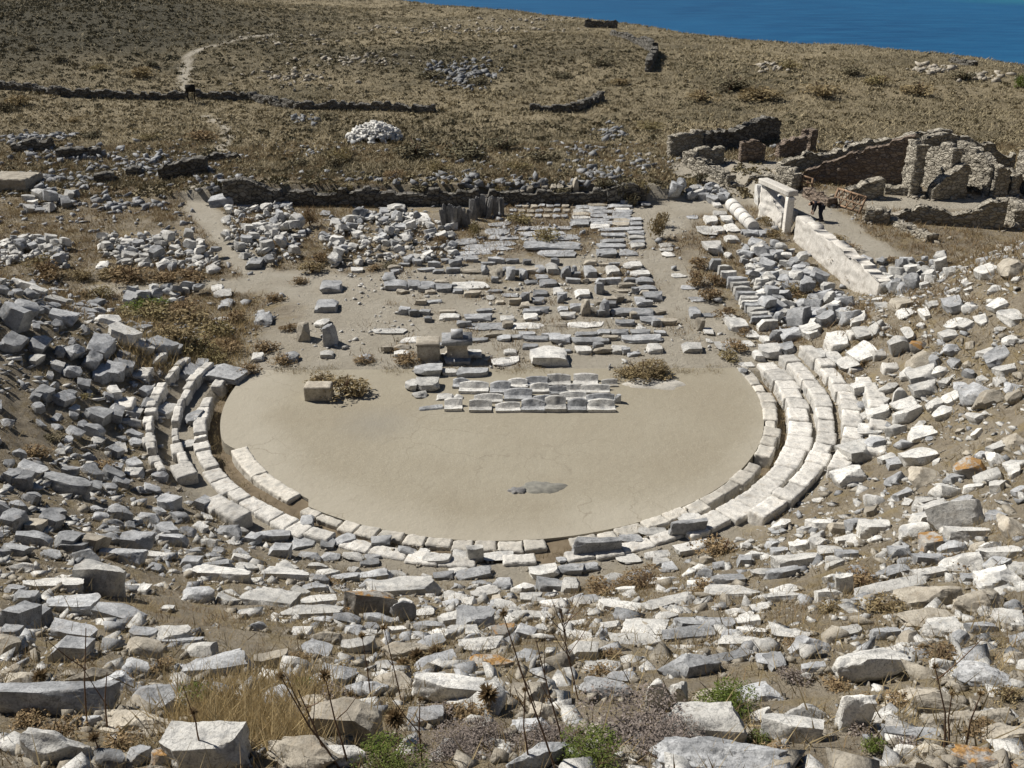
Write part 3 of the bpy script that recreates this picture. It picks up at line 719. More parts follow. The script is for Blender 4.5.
LABELS.update({
 ('A0', 0): 'long cut seat block lying crosswise, pale front face and dark broken end',
 ('A0', 1): 'rough jagged white boulder with a black weathered hollow below the long cut block',
 ('A0', 2): 'square cut block with bright flat top at the lower frame edge beside straw grass',
 ('A0', 3): 'big tilted fluted slab above the patch of straw grass',
 ('A1', 0): 'broad low tan bedrock hump right of the straw grass at the lower edge',
 ('A1', 1): 'large tan-grey block with a sloping top beside a round dry thistle head',
 ('A1', 3): 'pale brick-shaped block undercut by a black shadow, beside a small dark boulder',
 ('A1', 4): 'small dark boulder touching the end of the pale undercut block',
 ('A1', 10): 'flat slab stained with orange lichen lying beside a dark orange-topped block',
 ('A2', 2): 'left half of the split white upright stone behind the grey heath bush',
 ('A2', 3): 'right half of the split white upright stone behind the grey heath bush',
 ('A2', 4): 'big pale rounded boulder below the split white upright stone, grey bush before it',
 ('A2', 5): 'very wide low grey rock at the lower edge below the grey heath bush',
 ('A2', 10): 'smooth bluish grey flag lying flat beside the green bush',
 ('A3', 0): 'pale pyramid-like boulder with a small sharp shadow on the rocky ground to its right',
 ('A3', 1): 'pale square-topped block beside a white upright bluish boulder',
 ('A3', 2): 'white upright boulder streaked blue-grey above a small green tuft',
 ('A3', 10): 'low tan rock spotted with orange lichen in the bottom corner',
 ('B0', 20): 'long white slab with a broken dark tip lying across the near slope',
 ('B0', 23): 'dark block with one smooth square face turned towards the camera',
 ('B0', 29): 'thick roof-like grey slab propped on other stones',
 ('B0', 32): 'square-ended grey block with a black end face beside the propped slab',
 ('B1', 0): 'white wedge slab tilted up to a thin sharp dark edge',
 ('B1', 1): 'big boulder capped with orange lichen in the middle of the near slope',
 ('B1', 2): 'dark rounded half of the orange-capped boulder, black in shade',
 ('B1', 17): 'white cube block standing at the gutter edge below the middle of the orchestra',
 ('B1', 48): 'dark squared block with an orange lichened top behind the bare twiggy stalk',
 ('B2', 0): 'long grey slab set on edge along the rim below the orchestra floor',
 ('B2', 1): 'grey seat slab on edge over the gutter, upper one of two on the rim',
 ('B2', 13): 'large bright cream boulder with a dark broken corner below the rim',
 ('B2', 40): 'very large pale flat slab, cracked, in front of the bare twiggy stalk',
 ('B3', 22): 'dark faced block with bright orange lichen on its top corner',
 ('B3', 24): 'long thin white slab lying diagonally beside a grey propped slab',
 ('B3', 35): 'cube-like white block standing alone on bare grassy ground',
 ('B3', 37): 'long tan boulder with a black shaded end in yellow grass',
 ('B3', 38): 'big tan rounded boulder with a black undercut base',
 ('C0', 2): 'long grey slab propped over a black hollow on the shaded slope',
 ('D0', 0): 'big block with a broad dark face at the edge of the frame',
 ('D3', 0): 'squared grey cube block beside an orange lichened stone on the sunny slope',
 ('D3', 1): 'round stone covered in orange lichen beside a squared cube block',
 ('C3', 50): None,
})
OVR = {('A0', 0): dict(e=.8, dep=.2, yaw=.03, tilt=(0, 0), var=2), ('B1', 1): dict(e=.62, var=4), ('B1', 2): dict(e=.7), ('B1', 48): dict(e=.72, dep=.45), ('B3', 22): dict(e=.72), ('B0', 23): dict(e=.85, dep=.5, yaw=.1, tilt=(0, 0)),
 ('D3', 0): dict(e=.68), ('B1', 17): dict(e=.75), ('B3', 35): dict(e=.8), ('B0', 29): dict(e=.5), ('B0', 32): dict(e=.55), ('A1', 3): dict(e=.55), ('A1', 1): dict(e=.5), ('B2', 0): dict(e=.75, dep=.3, yaw=.12), ('B2', 1): dict(e=.8, dep=.3, yaw=.25), ('D0', 0): dict(e=.7), ('A0', 1): dict(e=.55), ('A2', 4): dict(e=.55), ('A3', 0): dict(e=.6, var=1), ('C0', 2): dict(e=.35)}
for tn, (ox, oy, sc, zone, txt) in TILES.items():
    ents = [e.split() for e in txt.replace('\n', '|').split('|') if e.strip()]
    for k, e in enumerate(ents):
        x0, y0, x1, y1 = [float(v) / sc for v in e[:4]]
        stone(ox + x0, oy + y0, ox + x1, oy + y1, e[4], tn, label=LABELS.get((tn, k)), **OVR.get((tn, k), {}))
HAND = len(STONES)

# ---- more tumbled stones on the slopes: each one a thing
from mathutils.kdtree import KDTree
def occupied():
    kd = KDTree(len(STONES))
    for q, s in enumerate(STONES): kd.insert((s['P'][0], s['P'][1], 0), q)
    kd.balance(); return kd
def scatter(nmax, cond, size, gap, codes, zone, seed, tries=6000, flat=.3):
    rg = np.random.default_rng(seed); got, pts = 0, [(s['P'][0], s['P'][1], s['o'].scale[0]) for s in STONES]
    A = np.array(pts)
    for _ in range(tries):
        if got >= nmax: break
        rr_ = rg.uniform(12.2, 36); th = rg.uniform(-118, 118)
        x, y = CX + rr_ * math.sin(R(th)), CY - rr_ * math.cos(R(th))
        z = float(H(x, y)); P = np.array([x, y, z])
        if y < 3: continue
        px, py = pixel(P)
        if not (-15 < px < 1040 and 200 < py < 775) or not cond(px, py, rr_, th): continue
        W = rg.uniform(*size) * (1 if rg.random() < .8 else 1.35)
        if (np.hypot(A[:, 0] - x, A[:, 1] - y) < gap * (W + A[:, 2]) * .5).any(): continue
        code = codes[rg.integers(len(codes))]
        yaw = R(th) + rg.uniform(-.5, .5)
        D = W * rg.uniform(.5, .9); ex = W * {'b': .24, 's': .10, 'r': .27}[code[0]] * rg.uniform(.7, 1.2)
        put_stone(P - np.array([0, D * .42, 0]), W, D, ex, code[0], code[1], zone, yaw=yaw, tilt=(rg.uniform(-.2, .2), rg.uniform(-.2, .2)))
        A = np.vstack([A, [x, y, W]]); got += 1
    return got
taken = []
taken.append(scatter(190, lambda px, py, r, t: px < 265 and py < 560 and r > 13.2, (.26, .54), .70, ['bg', 'bd', 'rg', 'sg', 'bd', 'bg', 'sg', 'rd', 'bw'], 'L', 1))
taken.append(scatter(80, lambda px, py, r, t: px > 760 and py < 520 and r > 14.5, (.25, .55), .85, ['sw', 'bw', 'sw', 'sg', 'rt', 'sw'], 'R', 2))
taken.append(scatter(70, lambda px, py, r, t: 200 < px < 1024 and 500 < py < 640 and r > 11.7, (.28, .5), .75, ['sw', 'rw', 'sg', 'rg', 'sw', 'bw'], 'N', 3))
taken.append(scatter(36, lambda px, py, r, t: py > 640, (.28, .55), .95, ['rt', 'rg', 'rt', 'sg', 'rw'], 'N', 5))
print('stones by hand', HAND, 'scattered', taken)
# ------------------------------------------------------------------ middle ground: blocks laid out round the stage building
YAW = .06
def at_z(px, py, z):
    d = ray_dir(px, py); t = (z - CAM_H) / d[2]
    return np.array([d[0] * t, d[1] * t, z])
def at_y(px, py, y):
    d = ray_dir(px, py); t = y / d[1]
    return np.array([d[0] * t, y, CAM_H + d[2] * t])
def listed(ox, oy, sc, txt, zone, name=None, group=None, labels={}):
    for k, e in enumerate([e.split() for e in txt.replace('\n', '|').split('|') if e.strip()]):
        x0, y0, x1, y1 = [float(v) / sc for v in e[:4]]
        stone(ox + x0, oy + y0, ox + x1, oy + y1, e[4], zone, name=name, group=group, label=labels.get(k),
              yaw=YAW + random.uniform(-.06, .06), tilt=(random.uniform(-.03, .03), random.uniform(-.03, .03)))
S1 = """172 104 262 153 bg|308 118 412 153 bg|260 122 308 149 bw|143 154 182 200 bw|175 152 253 202 bw|546 54 667 122 bw|418 80 510 120 sw|460 60 503 84 bw
345 62 391 93 bw|268 84 352 117 bd|108 64 156 90 bw|690 50 740 82 bw|806 48 857 80 bw|920 43 970 78 bw|677 24 797 50 bg|838 18 972 45 bg|605 13 677 48 bg|438 14 482 40 bg|484 14 522 32 bg
520 20 606 40 bg|123 24 252 42 sw|30 -6 146 16 sw|-5 74 36 108 rd|240 203 300 225 sw|345 24 412 42 bd|165 193 214 222 rw"""
listed(360, 330, 3.2, S1, 'M', 'stage_block', labels={5: 'largest pale block with a bright flat top in the row behind the dished seat blocks',
       0: 'plain grey block directly in front of the square tan pedestal'})
S2 = """76 98 152 132 bd|150 96 192 130 bd|190 103 242 130 bd|240 106 292 140 bd|288 102 417 128 sw|68 72 112 107 rd|388 48 412 82 ug|413 58 457 97 rt|468 53 497 102 ug|510 63 537 97 ug
558 48 592 82 rg|596 43 637 82 bw|643 53 677 97 ug|676 50 697 82 ug|718 43 757 97 bg|788 50 832 87 bw|563 78 602 102 bg|573 93 632 122 bd|508 132 542 174 ud|553 128 602 152 bd|550 150 592 177 bd
403 146 432 162 sw|453 138 507 154 sg|618 120 652 147 bw|630 143 652 174 ug|688 126 737 157 bw|753 102 782 147 ug|706 153 737 218 ut|768 158 802 217 ug|753 160 772 177 rw
253 203 320 227 bw|333 203 424 232 bg|448 210 497 234 bw|523 203 572 230 bw|543 181 607 207 bd|640 198 692 224 bw|336 233 470 260 sg|478 233 592 257 sw|663 230 787 252 sw|633 180 667 202 bg
846 36 902 67 bw|866 63 927 92 bw|883 88 942 113 bd|893 113 952 138 bd|908 133 972 168 bd|803 183 872 217 bd|868 186 947 224 bd|898 213 977 242 bd|883 150 917 187 bd
818 223 882 247 bd|883 238 917 264 rw|803 253 862 277 bg|866 253 932 277 bg|688 260 762 280 bg|758 253 802 277 bg|758 -2 822 27 bd|573 3 692 27 sg|508 260 560 278 bg"""
listed(360, 250, 3.2, S2, 'M', 'stage_block', labels={4: 'long white slab in the low dark row at the back of the stage ruins', 27: 'squared tan post standing upright among the blocks of the stage ruins'})
def infill(n_, x0, x1, y0, y1, seed, size, codes):
    q = np.random.default_rng(seed); A = np.array([(s['P'][0], s['P'][1], s['o'].scale[0]) for s in STONES if 36 < s['P'][1] < 60]); g = 0
    for _ in range(4000):
        if g >= n_: break
        row = q.integers(0, 9); y = y0 + (y1 - y0) * (row + .5) / 9 + q.normal(0, .25); x = q.uniform(x0, x1) - (y - y0) * .09; W = q.uniform(*size)
        if (np.hypot(A[:, 0] - x, (A[:, 1] - y) * 1.3) < .6 * (W + A[:, 2]) * .5 + .05).any(): continue
        c_ = codes[q.integers(len(codes))]; D = q.uniform(.25, .42); P = np.array([x, y, float(H(x, y))])
        put_stone(P, W, D, q.uniform(.10, .32), c_[0], c_[1], 'M', name='stage_block', yaw=YAW + q.normal(0, .12), tilt=(0, 0)); A = np.vstack([A, [x, y, W]]); g += 1
infill(95, -5.2, 7.4, 38.0, 50.5, 21, (.35, .95), ['bd', 'bt', 'bg', 'sg', 'rt', 'bd', 'st'])
# left inner corner next to the dry brush
listed(0, 180, 2.926, """865 415 905 480 ut|942 420 988 495 ug|915 400 960 440 rw|935 498 975 525 bw|820 500 870 540 rg|920 350 985 392 bg|935 295 1000 335 bg|740 385 795 430 rg|525 385 558 420 rt|735 505 770 535 bw|625 400 660 425 sw""", 'W', 'stage_block')

# square pedestal and the moulded two-tier block
m = MB(); P = ground(428, 363); s = depth(P) / FPX
m.box((0, 0, .36), (.92, .8, .78), YAW); m.box((0, 0, .80), (.98, .86, .09), YAW); m.box((0, 0, .02), (.98, .86, .1), YAW)
o = m.build('pedestal', M['tan']); o.location = P + np.array([0, .4, 0]); weather(o, .02, .04)
tag(o, 'square tan pedestal block beside the moulded two-tiered base', 'pedestal')
P = ground(457, 362)
r_ = empty('moulded_base', P + np.array([0, .4, 0]), YAW); tag(r_, 'two-tiered moulded stone base with an overhanging top slab beside the square pedestal', 'base')
def lathe_box(prof, name, mat, parent):
    b = MB(); V = [[sx * w_ / 2, sy * d_ / 2, z_] for w_, d_, z_ in prof for sx, sy in ((-1, -1), (1, -1), (1, 1), (-1, 1))]
    Q = [[k * 4 + q, k * 4 + (q + 1) % 4, k * 4 + 4 + (q + 1) % 4, k * 4 + 4 + q] for k in range(len(prof) - 1) for q in range(4)]
    k = len(prof) * 4; Q += [[3, 2, 1, 0], [k - 4, k - 3, k - 2, k - 1]]
    b.add(V, Q); return b.build(name, mat, parent)
lathe_box([(1.0, .8, -.1), (1.0, .8, .12), (.85, .7, .2), (.82, .68, .62), (.95, .78, .72), (.98, .8, .75)], 'die', M['tan'], r_)
lathe_box([(1.2, .95, .752), (1.25, 1.0, .86), (1.25, 1.0, .95)], 'top_slab', M['dark'], r_)
lathe_box([(.5, .45, .952), (.48, .44, 1.22)], 'upper_block', M['grey'], r_)

# ---- the dished seat blocks laid out in four rows on the orchestra floor
def seat_mesh(seed, mat):
    rg = np.random.default_rng(seed); nx_, ny_ = 14, 9
    u = np.linspace(-.5, .5, nx_ + 1); v = np.linspace(-.5, .5, ny_ + 1)
    U, Vv = np.meshgrid(u, v, indexing='ij')
    off = rg.uniform(-.15, .15); arch = rg.uniform(.2, 1.1); kind = rg.integers(3)
    back = .5 - arch * .35 * np.abs(2 * (U - off)) ** 2.2
    t = (Vv + .5)
    dish = -.14 - .20 * np.cos(np.clip((U - off) * 2.4, -1.5, 1.5)) * np.sin(np.clip(t * 1.25, 0, 1) * math.pi)
    Zt = np.where(t < .12, -.02, dish) + sstep(.62, .95, t) * (back + .25)
    Zt += .03 * vnoise(U * 6 + seed, Vv * 6, seed)
    Yw = Vv + .03 * vnoise(U * 4, Vv * 3, seed + 9)
    top = np.stack([U + .02 * vnoise(Vv * 5, U, seed), Yw, Zt], -1).reshape(-1, 3)
    bot = top.copy(); bot[:, 2] = -.5
    n = len(top); i = np.arange(nx_)[:, None] * (ny_ + 1) + np.arange(ny_)[None, :]
    q = np.stack([i, i + ny_ + 1, i + ny_ + 2, i + 1], -1).reshape(-1, 4)
    b = [k * (ny_ + 1) for k in range(nx_ + 1)] + [nx_ * (ny_ + 1) + k for k in range(1, ny_ + 1)] + [k * (ny_ + 1) + ny_ for k in range(nx_ - 1, -1, -1)] + [k for k in range(ny_ - 1, 0, -1)]
    side = [[b[k], n + b[k], n + b[(k + 1) % len(b)], b[(k + 1) % len(b)]] for k in range(len(b))]
    return mk_mesh('dished_seat', np.concatenate([top, bot]), np.concatenate([q, np.array(side)[:, ::-1], q[:, ::-1] + n]), mat, smooth=True, sharp=28)
SEATLIB = [seat_mesh(k, M['pale'] if k % 4 else M['grey']) for k in range(10)]
ROWS = {
 'back row': """295 153 350 186|315 163 412 202|415 163 482 206|472 153 537 187|530 148 602 182|600 140 677 182|683 138 764 180|775 156 827 182""",
 'second row from the back': """460 186 552 226|545 168 607 202|605 178 662 207|660 173 712 202|708 173 802 204""",
 'second row from the front': """362 203 457 232|555 208 640 237|640 196 727 227|725 203 817 234""",
 'front row': """268 218 327 258|348 223 422 262|432 230 514 262|515 220 592 262|592 210 662 262|665 220 727 262|728 220 820 262"""}
ADJ = []
for rn, txt in ROWS.items():
    es = [list(map(float, e.split())) for e in txt.split('|')]
    for k, (x0, y0, x1, y1) in enumerate(es):
        cxp, yb = 360 + (x0 + x1) / 6.4, 330 + y1 / 3.2
        P = at_z(cxp, yb, .02); s = depth(P) / FPX; W = (x1 - x0) / 3.2 * s; hp = (y1 - y0) / 3.2 * s
        Hh = .5 * hp / .91; D = .52 * hp / .42
        o = link('dished_seat', SEATLIB[(k * 3 + len(rn)) % 10]); o.location = (P[0], P[1] + D / 2, Hh / 2 - .02); o.scale = (W * .98, D, Hh + .04)
        o.rotation_euler = (0, 0, random.uniform(-.05, .05))
        pos = ['first from the bush side', 'second from the bush side', 'third from the bush side', 'fourth', 'fifth', 'sixth', 'seventh', 'eighth'][k]
        e_ = len(es) - 1 - k
        if k == 0: ps = 'at the pedestal end'
        elif e_ == 0: ps = 'at the end away from the pedestal'
        else: ps = ['', 'second', 'third', 'fourth', 'fifth', 'sixth', 'seventh'][k] + ' from the pedestal end'
        big = 'wide' if W > 1.05 else 'narrow' if W < .85 else 'middling'
        tag(o, f'{big} dished seat block, {rn}, {ps}', 'seat block', 'dished marble seat blocks laid in rows on the orchestra')
listed(360, 330, 3.2, "188 240 266 258 sg|812 203 834 238 ug|300 205 330 222 rw", 'O', 'seat_fragment')
# lone block on the orchestra floor
P = at_z(318, 401, 0); m = MB(); m.box((0, 0, .24), (1.02, .62, .6), 0); o = m.build('block', M['tan']); o.location = P + np.array([0, .3, .02])
weather(o, .03, .05); o.name = 'lone_block'
tag(o, 'single grey-tan rectangular block lying alone on the orchestra before the tan bushes', 'block')
# pale slab flush in the floor
tag(flat_blob('paved_patch', 652, 384, 1.25, .55, .015, M['rim'], 5, .03), 'pale flush slab let into the orchestra edge below the low tan bush', 'patch', kind='structure')

# ---- upper store yard: long slabs, stacked slabs, standing slabs, small blocks
S3 = """265 163 362 187 sg|253 193 357 222 sg|393 203 572 227 sg|398 230 627 244 sg|408 252 647 282 bd|463 278 612 308 sg|123 233 232 262 sg|253 243 377 264 sg|168 258 372 282 sg|108 278 282 302 sg|128 298 232 320 sg
698 272 767 304 bg|783 274 862 302 sg|465 186 600 200 sg|380 188 520 202 sg|270 220 390 238 sg"""
listed(420, 180, 3.94, S3, 'Y', 'long_slab')
listed(420, 180, 3.94, "940 250 1000 268 sw|945 266 1000 284 sw|955 284 1004 306 sw|600 50 625 95 ut|790 75 825 105 rg|870 82 915 112 rd|835 75 865 105 rg", 'Y', 'stage_block')
SLABCOLS = []
for (bx, by, ex_, ey, wpx, n_, cw) in ((648, 110, 628, 192, 75, 6, 'near the long slabs'), (700, 100, 715, 205, 78, 7, 'in the middle rank'), (790, 100, 752, 285, 112, 8, 'in the widest rank'), (845, 155, 862, 280, 62, 7, 'in the rank beside the bare path'), (800, 95, 795, 200, 70, 5, 'in the far short rank')):
    for k in range(n_):
        f = (k + .5) / n_
        x, y = 420 + (bx + (ex_ - bx) * f) / 3.94, 180 + (by + (ey - by) * f) / 3.94
        ww = wpx / 3.94 * random.uniform(.86, 1.1)
        stone(x - ww / 2, y - 4.4 - (1.5 if k == n_ - 1 else 0), x + ww / 2, y + .8, 'b' + random.choice('wgggt'), 'Y', name='stored_slab', yaw=YAW + random.uniform(-.05, .05), tilt=(0, 0), e=.42)
for row, (yy, x0, x1, n_) in enumerate(((92, 385, 600, 7), (112, 370, 590, 7), (132, 355, 590, 7), (152, 345, 585, 7))):
    for k in range(n_):
        x = 420 + (x0 + (x1 - x0) * (k + .5) / n_) / 3.94 + random.uniform(-1, 1); y = 180 + yy / 3.94 + random.uniform(-.6, .6)
        stone(x - 3.6, y - 4.5, x + 3.6, y, 'b' + random.choice('tgtg'), 'Y', name='small_block', tilt=(0, 0), e=.45)
for k, x in enumerate((90, 100, 113, 124, 136, 150, 168, 178, 190, 202, 214, 228, 238, 250, 262, 274, 286, 298, 310, 322)):
    y = (190 if x < 200 else 165 if x < 240 else 150) + random.uniform(-8, 14); h = random.uniform(68, 92)
    stone(420 + x / 3.94 - 2.6, 180 + (y - h) / 3.94, 420 + x / 3.94 + 2.6, 180 + y / 3.94, 'us', 'Y', name='standing_slab', yaw=random.uniform(-.5, .5), tilt=(random.uniform(-.08, .08), random.uniform(-.18, .18)), dep=.22, e=.97)
    STONES[-1]['o'].data = lib('u', 0, k % 5, 'slate'); STONES[-1]['tone'] = 's'

# ---- heaps of marble pieces: every piece a thing
def inside(pl, x, y):
    c = False; j = len(pl) - 1
    for i in range(len(pl)):
        if (pl[i][1] > y) != (pl[j][1] > y) and x < (pl[j][0] - pl[i][0]) * (y - pl[i][1]) / (pl[j][1] - pl[i][1]) + pl[i][0]: c = not c
        j = i
    return c
def heap(name, zone, poly_px, n_, size, seed, codes, up=.25, gap=.62, cond=None):
    rg = np.random.default_rng(seed); pl = [ground(*p) for p in poly_px]
    lo = np.min([p[:2] for p in pl], 0); hi = np.max([p[:2] for p in pl], 0); got = []
    for _ in range(9000):
        if len(got) >= n_: break
        x, y = rg.uniform(lo, hi)
        if not inside([p[:2] for p in pl], x, y): continue
        W = rg.uniform(*size)
        if any(math.hypot(x - a, y - b) < gap * (W + c) * .5 for a, b, c, _ in got): continue
        lift = 0
        if rg.random() < up: lift = W * rg.uniform(.3, .6)
        got.append((x, y, W, lift))
    for x, y, W, lift in got:
        code = codes[rg.integers(len(codes))]; D = W * rg.uniform(.55, .95)
        P = np.array([x, y - D * .42, float(H(x, y)) ])
        o = put_stone(P, W, D, W * rg.uniform(.4, .7), code[0], code[1], zone, name=name, yaw=rg.uniform(-1.2, 1.2), tilt=tuple(rg.uniform(-.35, .35, 2)))
        if lift: o.location.z += lift; STONES[-1]['P'][2] += lift
    return len(got)
PG = ['rw', 'bw', 'rw', 'bw', 'rg', 'bw', 'bg']
c1 = heap('marble_piece', 'H1', [(228, 212), (290, 205), (305, 235), (300, 262), (250, 268), (225, 240)], 62, (.32, .75), 11, PG)
c2 = heap('marble_piece', 'H2', [(330, 222), (395, 212), (452, 225), (455, 258), (420, 264), (330, 268), (322, 245)], 86, (.3, .7), 12, PG)
c3 = heap('marble_piece', 'H3', [(98, 240), (150, 236), (200, 240), (222, 262), (215, 275), (120, 266), (98, 252)], 58, (.34, .8), 13, PG)
c4 = heap('marble_piece', 'H4', [(0, 242), (40, 238), (70, 248), (66, 272), (30, 262), (0, 268)], 52, (.3, .62), 14, PG)
c5 = heap('building_block', 'H5', [(742, 245), (790, 252), (845, 300), (852, 322), (800, 332), (770, 322), (752, 285), (738, 258)], 100, (.4, .9), 15, ['bw', 'bg', 'rg', 'bg', 'rw', 'bg'], gap=.66)
c6 = heap('rubble_piece', 'H6', [(862, 262), (895, 262), (942, 262), (952, 278), (905, 296), (875, 290)], 42, (.35, .75), 16, ['rw', 'bg', 'rg', 'bw'])
c7 = heap('rubble_piece', 'H7', [(30, 203), (75, 196), (78, 208), (25, 216)], 14, (.5, .95), 17, ['sw', 'sg', 'sw'])
c8 = heap('marble_piece', 'H8', [(122, 290), (200, 288), (200, 304), (125, 306)], 24, (.3, .65), 18, ['rg', 'bw', 'bg', 'sw'])
c9 = heap('rubble_piece', 'H9', [(660, 188), (715, 186), (735, 205), (690, 200), (668, 196)], 22, (.4, .9), 19, ['sw', 'sg', 'rg'])
print('heaps', c1, c2, c3, c4, c5, c6, c7, c8, c9)
listed(200, 160, 3.94, """295 195 330 255 ug|315 160 360 200 bg|600 188 652 242 ug|703 185 745 222 bg|735 173 808 212 bw|752 195 795 250 ug|700 220 740 258 bg|800 208 905 236 sw|765 248 855 282 bg|620 218 700 242 bg
175 385 240 435 bg|752 418 798 442 bw|592 422 640 447 bw|836 370 876 405 bw|33 158 125 190 sg|125 165 205 190 sg|210 170 320 190 sg|280 250 370 268 sw|470 195 510 225 sg|880 288 975 308 sw""", 'F', 'marble_piece')
# row of upright thin slabs like books, and the cubes before them
for k, (x0, y0, x1, y1) in enumerate(((275, 262, 325, 322), (312, 288, 372, 345), (322, 310, 388, 378), (345, 335, 432, 392), (362, 355, 442, 408), (374, 374, 452, 424), (384, 393, 467, 443), (396, 412, 477, 459), (404, 428, 484, 477), (418, 444, 502, 493), (428, 460, 512, 505), (438, 478, 522, 520), (442, 492, 526, 535), (468, 510, 556, 560))):
    stone(640 + x0 / 4, 192 + y0 / 4, 640 + x1 / 4, 192 + y1 / 4, 'bw' if k % 3 else 'bg', 'K', name='book_slab', yaw=.12 + random.uniform(-.05, .05), tilt=(random.uniform(-.08, .02), 0), e=.72, dep=.34,
          label=f"{'grey' if k % 3 == 0 else 'pale'} thin slab on edge in the leaning line of slabs, {['first, at the far end', 'second from the far end', 'third from the far end', 'fourth from the far end', 'fifth from the far end', 'sixth from the far end', 'seventh from the far end', 'seventh from the near end', 'sixth from the near end', 'fifth from the near end', 'fourth from the near end', 'third from the near end', 'second from the near end', 'last, at the near end'][k]}", group='thin slabs on edge in a line')
listed(640, 300, 4, """340 48 388 105 bw|358 68 432 136 bw|488 183 572 246 bw|570 178 625 222 bd|458 200 500 250 bw|568 118 655 172 bg|660 108 728 154 bw|425 110 478 162 sw|490 143 525 184 bw|314 165 428 218 sw|412 163 462 190 sw
30 180 95 218 bw|172 170 252 216 bw|200 30 245 78 bd|225 70 258 130 ut|258 85 296 150 sw|268 155 292 175 sw|240 50 305 72 sg|400 248 462 272 sw|402 265 435 300 rg|515 118 560 180 ug|205 -5 270 10 sg""", 'K', 'stage_block')
listed(640, 192, 4, """263 95 317 137 bw|298 75 352 102 bw|330 95 377 132 bw|238 135 312 182 sw|298 135 342 172 bw|343 125 407 167 sw|263 195 337 257 bw|343 175 402 207 bw|415 145 448 182 bg|440 145 478 182 bg|478 147 512 184 bg|510 143 540 180 bg
393 225 432 267 rw|343 235 372 272 rw|128 325 190 345 sw|165 375 230 392 sg|198 420 262 440 sg|470 208 500 265 uw|535 315 640 375 bg|190 92 235 110 sg|295 40 325 66 bw""", 'K', 'stage_block')

# ---- fluted column drums lying end to end
def drum_mesh(seed, r0, L):
    k = 40; V = []; rg = np.random.default_rng(seed)
    for j, (x, f) in enumerate(((-.5, .93), (-.47, 1), (0, 1), (.47, .985), (.5, .92))):
        for q in range(k):
            a = 2 * math.pi * q / k; rad = r0 * f * (1 - .035 * (q % 2)) + .012 * float(vnoise(math.cos(a) * 2, math.sin(a) * 2, x * 3 + seed))
            V.append([x * L, rad * math.cos(a), rad * math.sin(a)])
    V += [[-.5 * L, 0, 0], [.5 * L, 0, 0]]
    Q = [[j * k + q, (j + 1) * k + q, (j + 1) * k + (q + 1) % k, j * k + (q + 1) % k] for j in range(4) for q in range(k)]
    b = MB(); b.add(V, Q, [[5 * k, q, (q + 1) % k] for q in range(k)] + [[5 * k + 1, 4 * k + (q + 1) % k, 4 * k + q] for q in range(k)])
    return b.mesh('column_drum', M['drum'], True, 45)
a, b = ground(731, 211), ground(754, 234); n_ = 5
dirv = (b - a) / n_; L = float(np.linalg.norm(dirv)); yawd = math.atan2(dirv[1], dirv[0])
for k in range(n_):
    c = a + dirv * (k + .5); r0 = .40 - .012 * k
    o = link('column_drum', drum_mesh(k, r0, L * .93)); o.location = (c[0], c[1] + .2, c[2] + r0 * .93); o.rotation_euler = (random.uniform(0, 6), 0, yawd + random.uniform(-.03, .03))
    o.rotation_mode = 'XYZ'
    tag(o, ['white column drum at the far end of the line of fallen drums', 'white column drum second from the far end of the fallen line', 'white column drum in the middle of the fallen line', 'white column drum second from the near end of the fallen line', 'white column drum at the near end of the fallen line, end face showing'][k], 'column drum', 'column drums lying end to end')

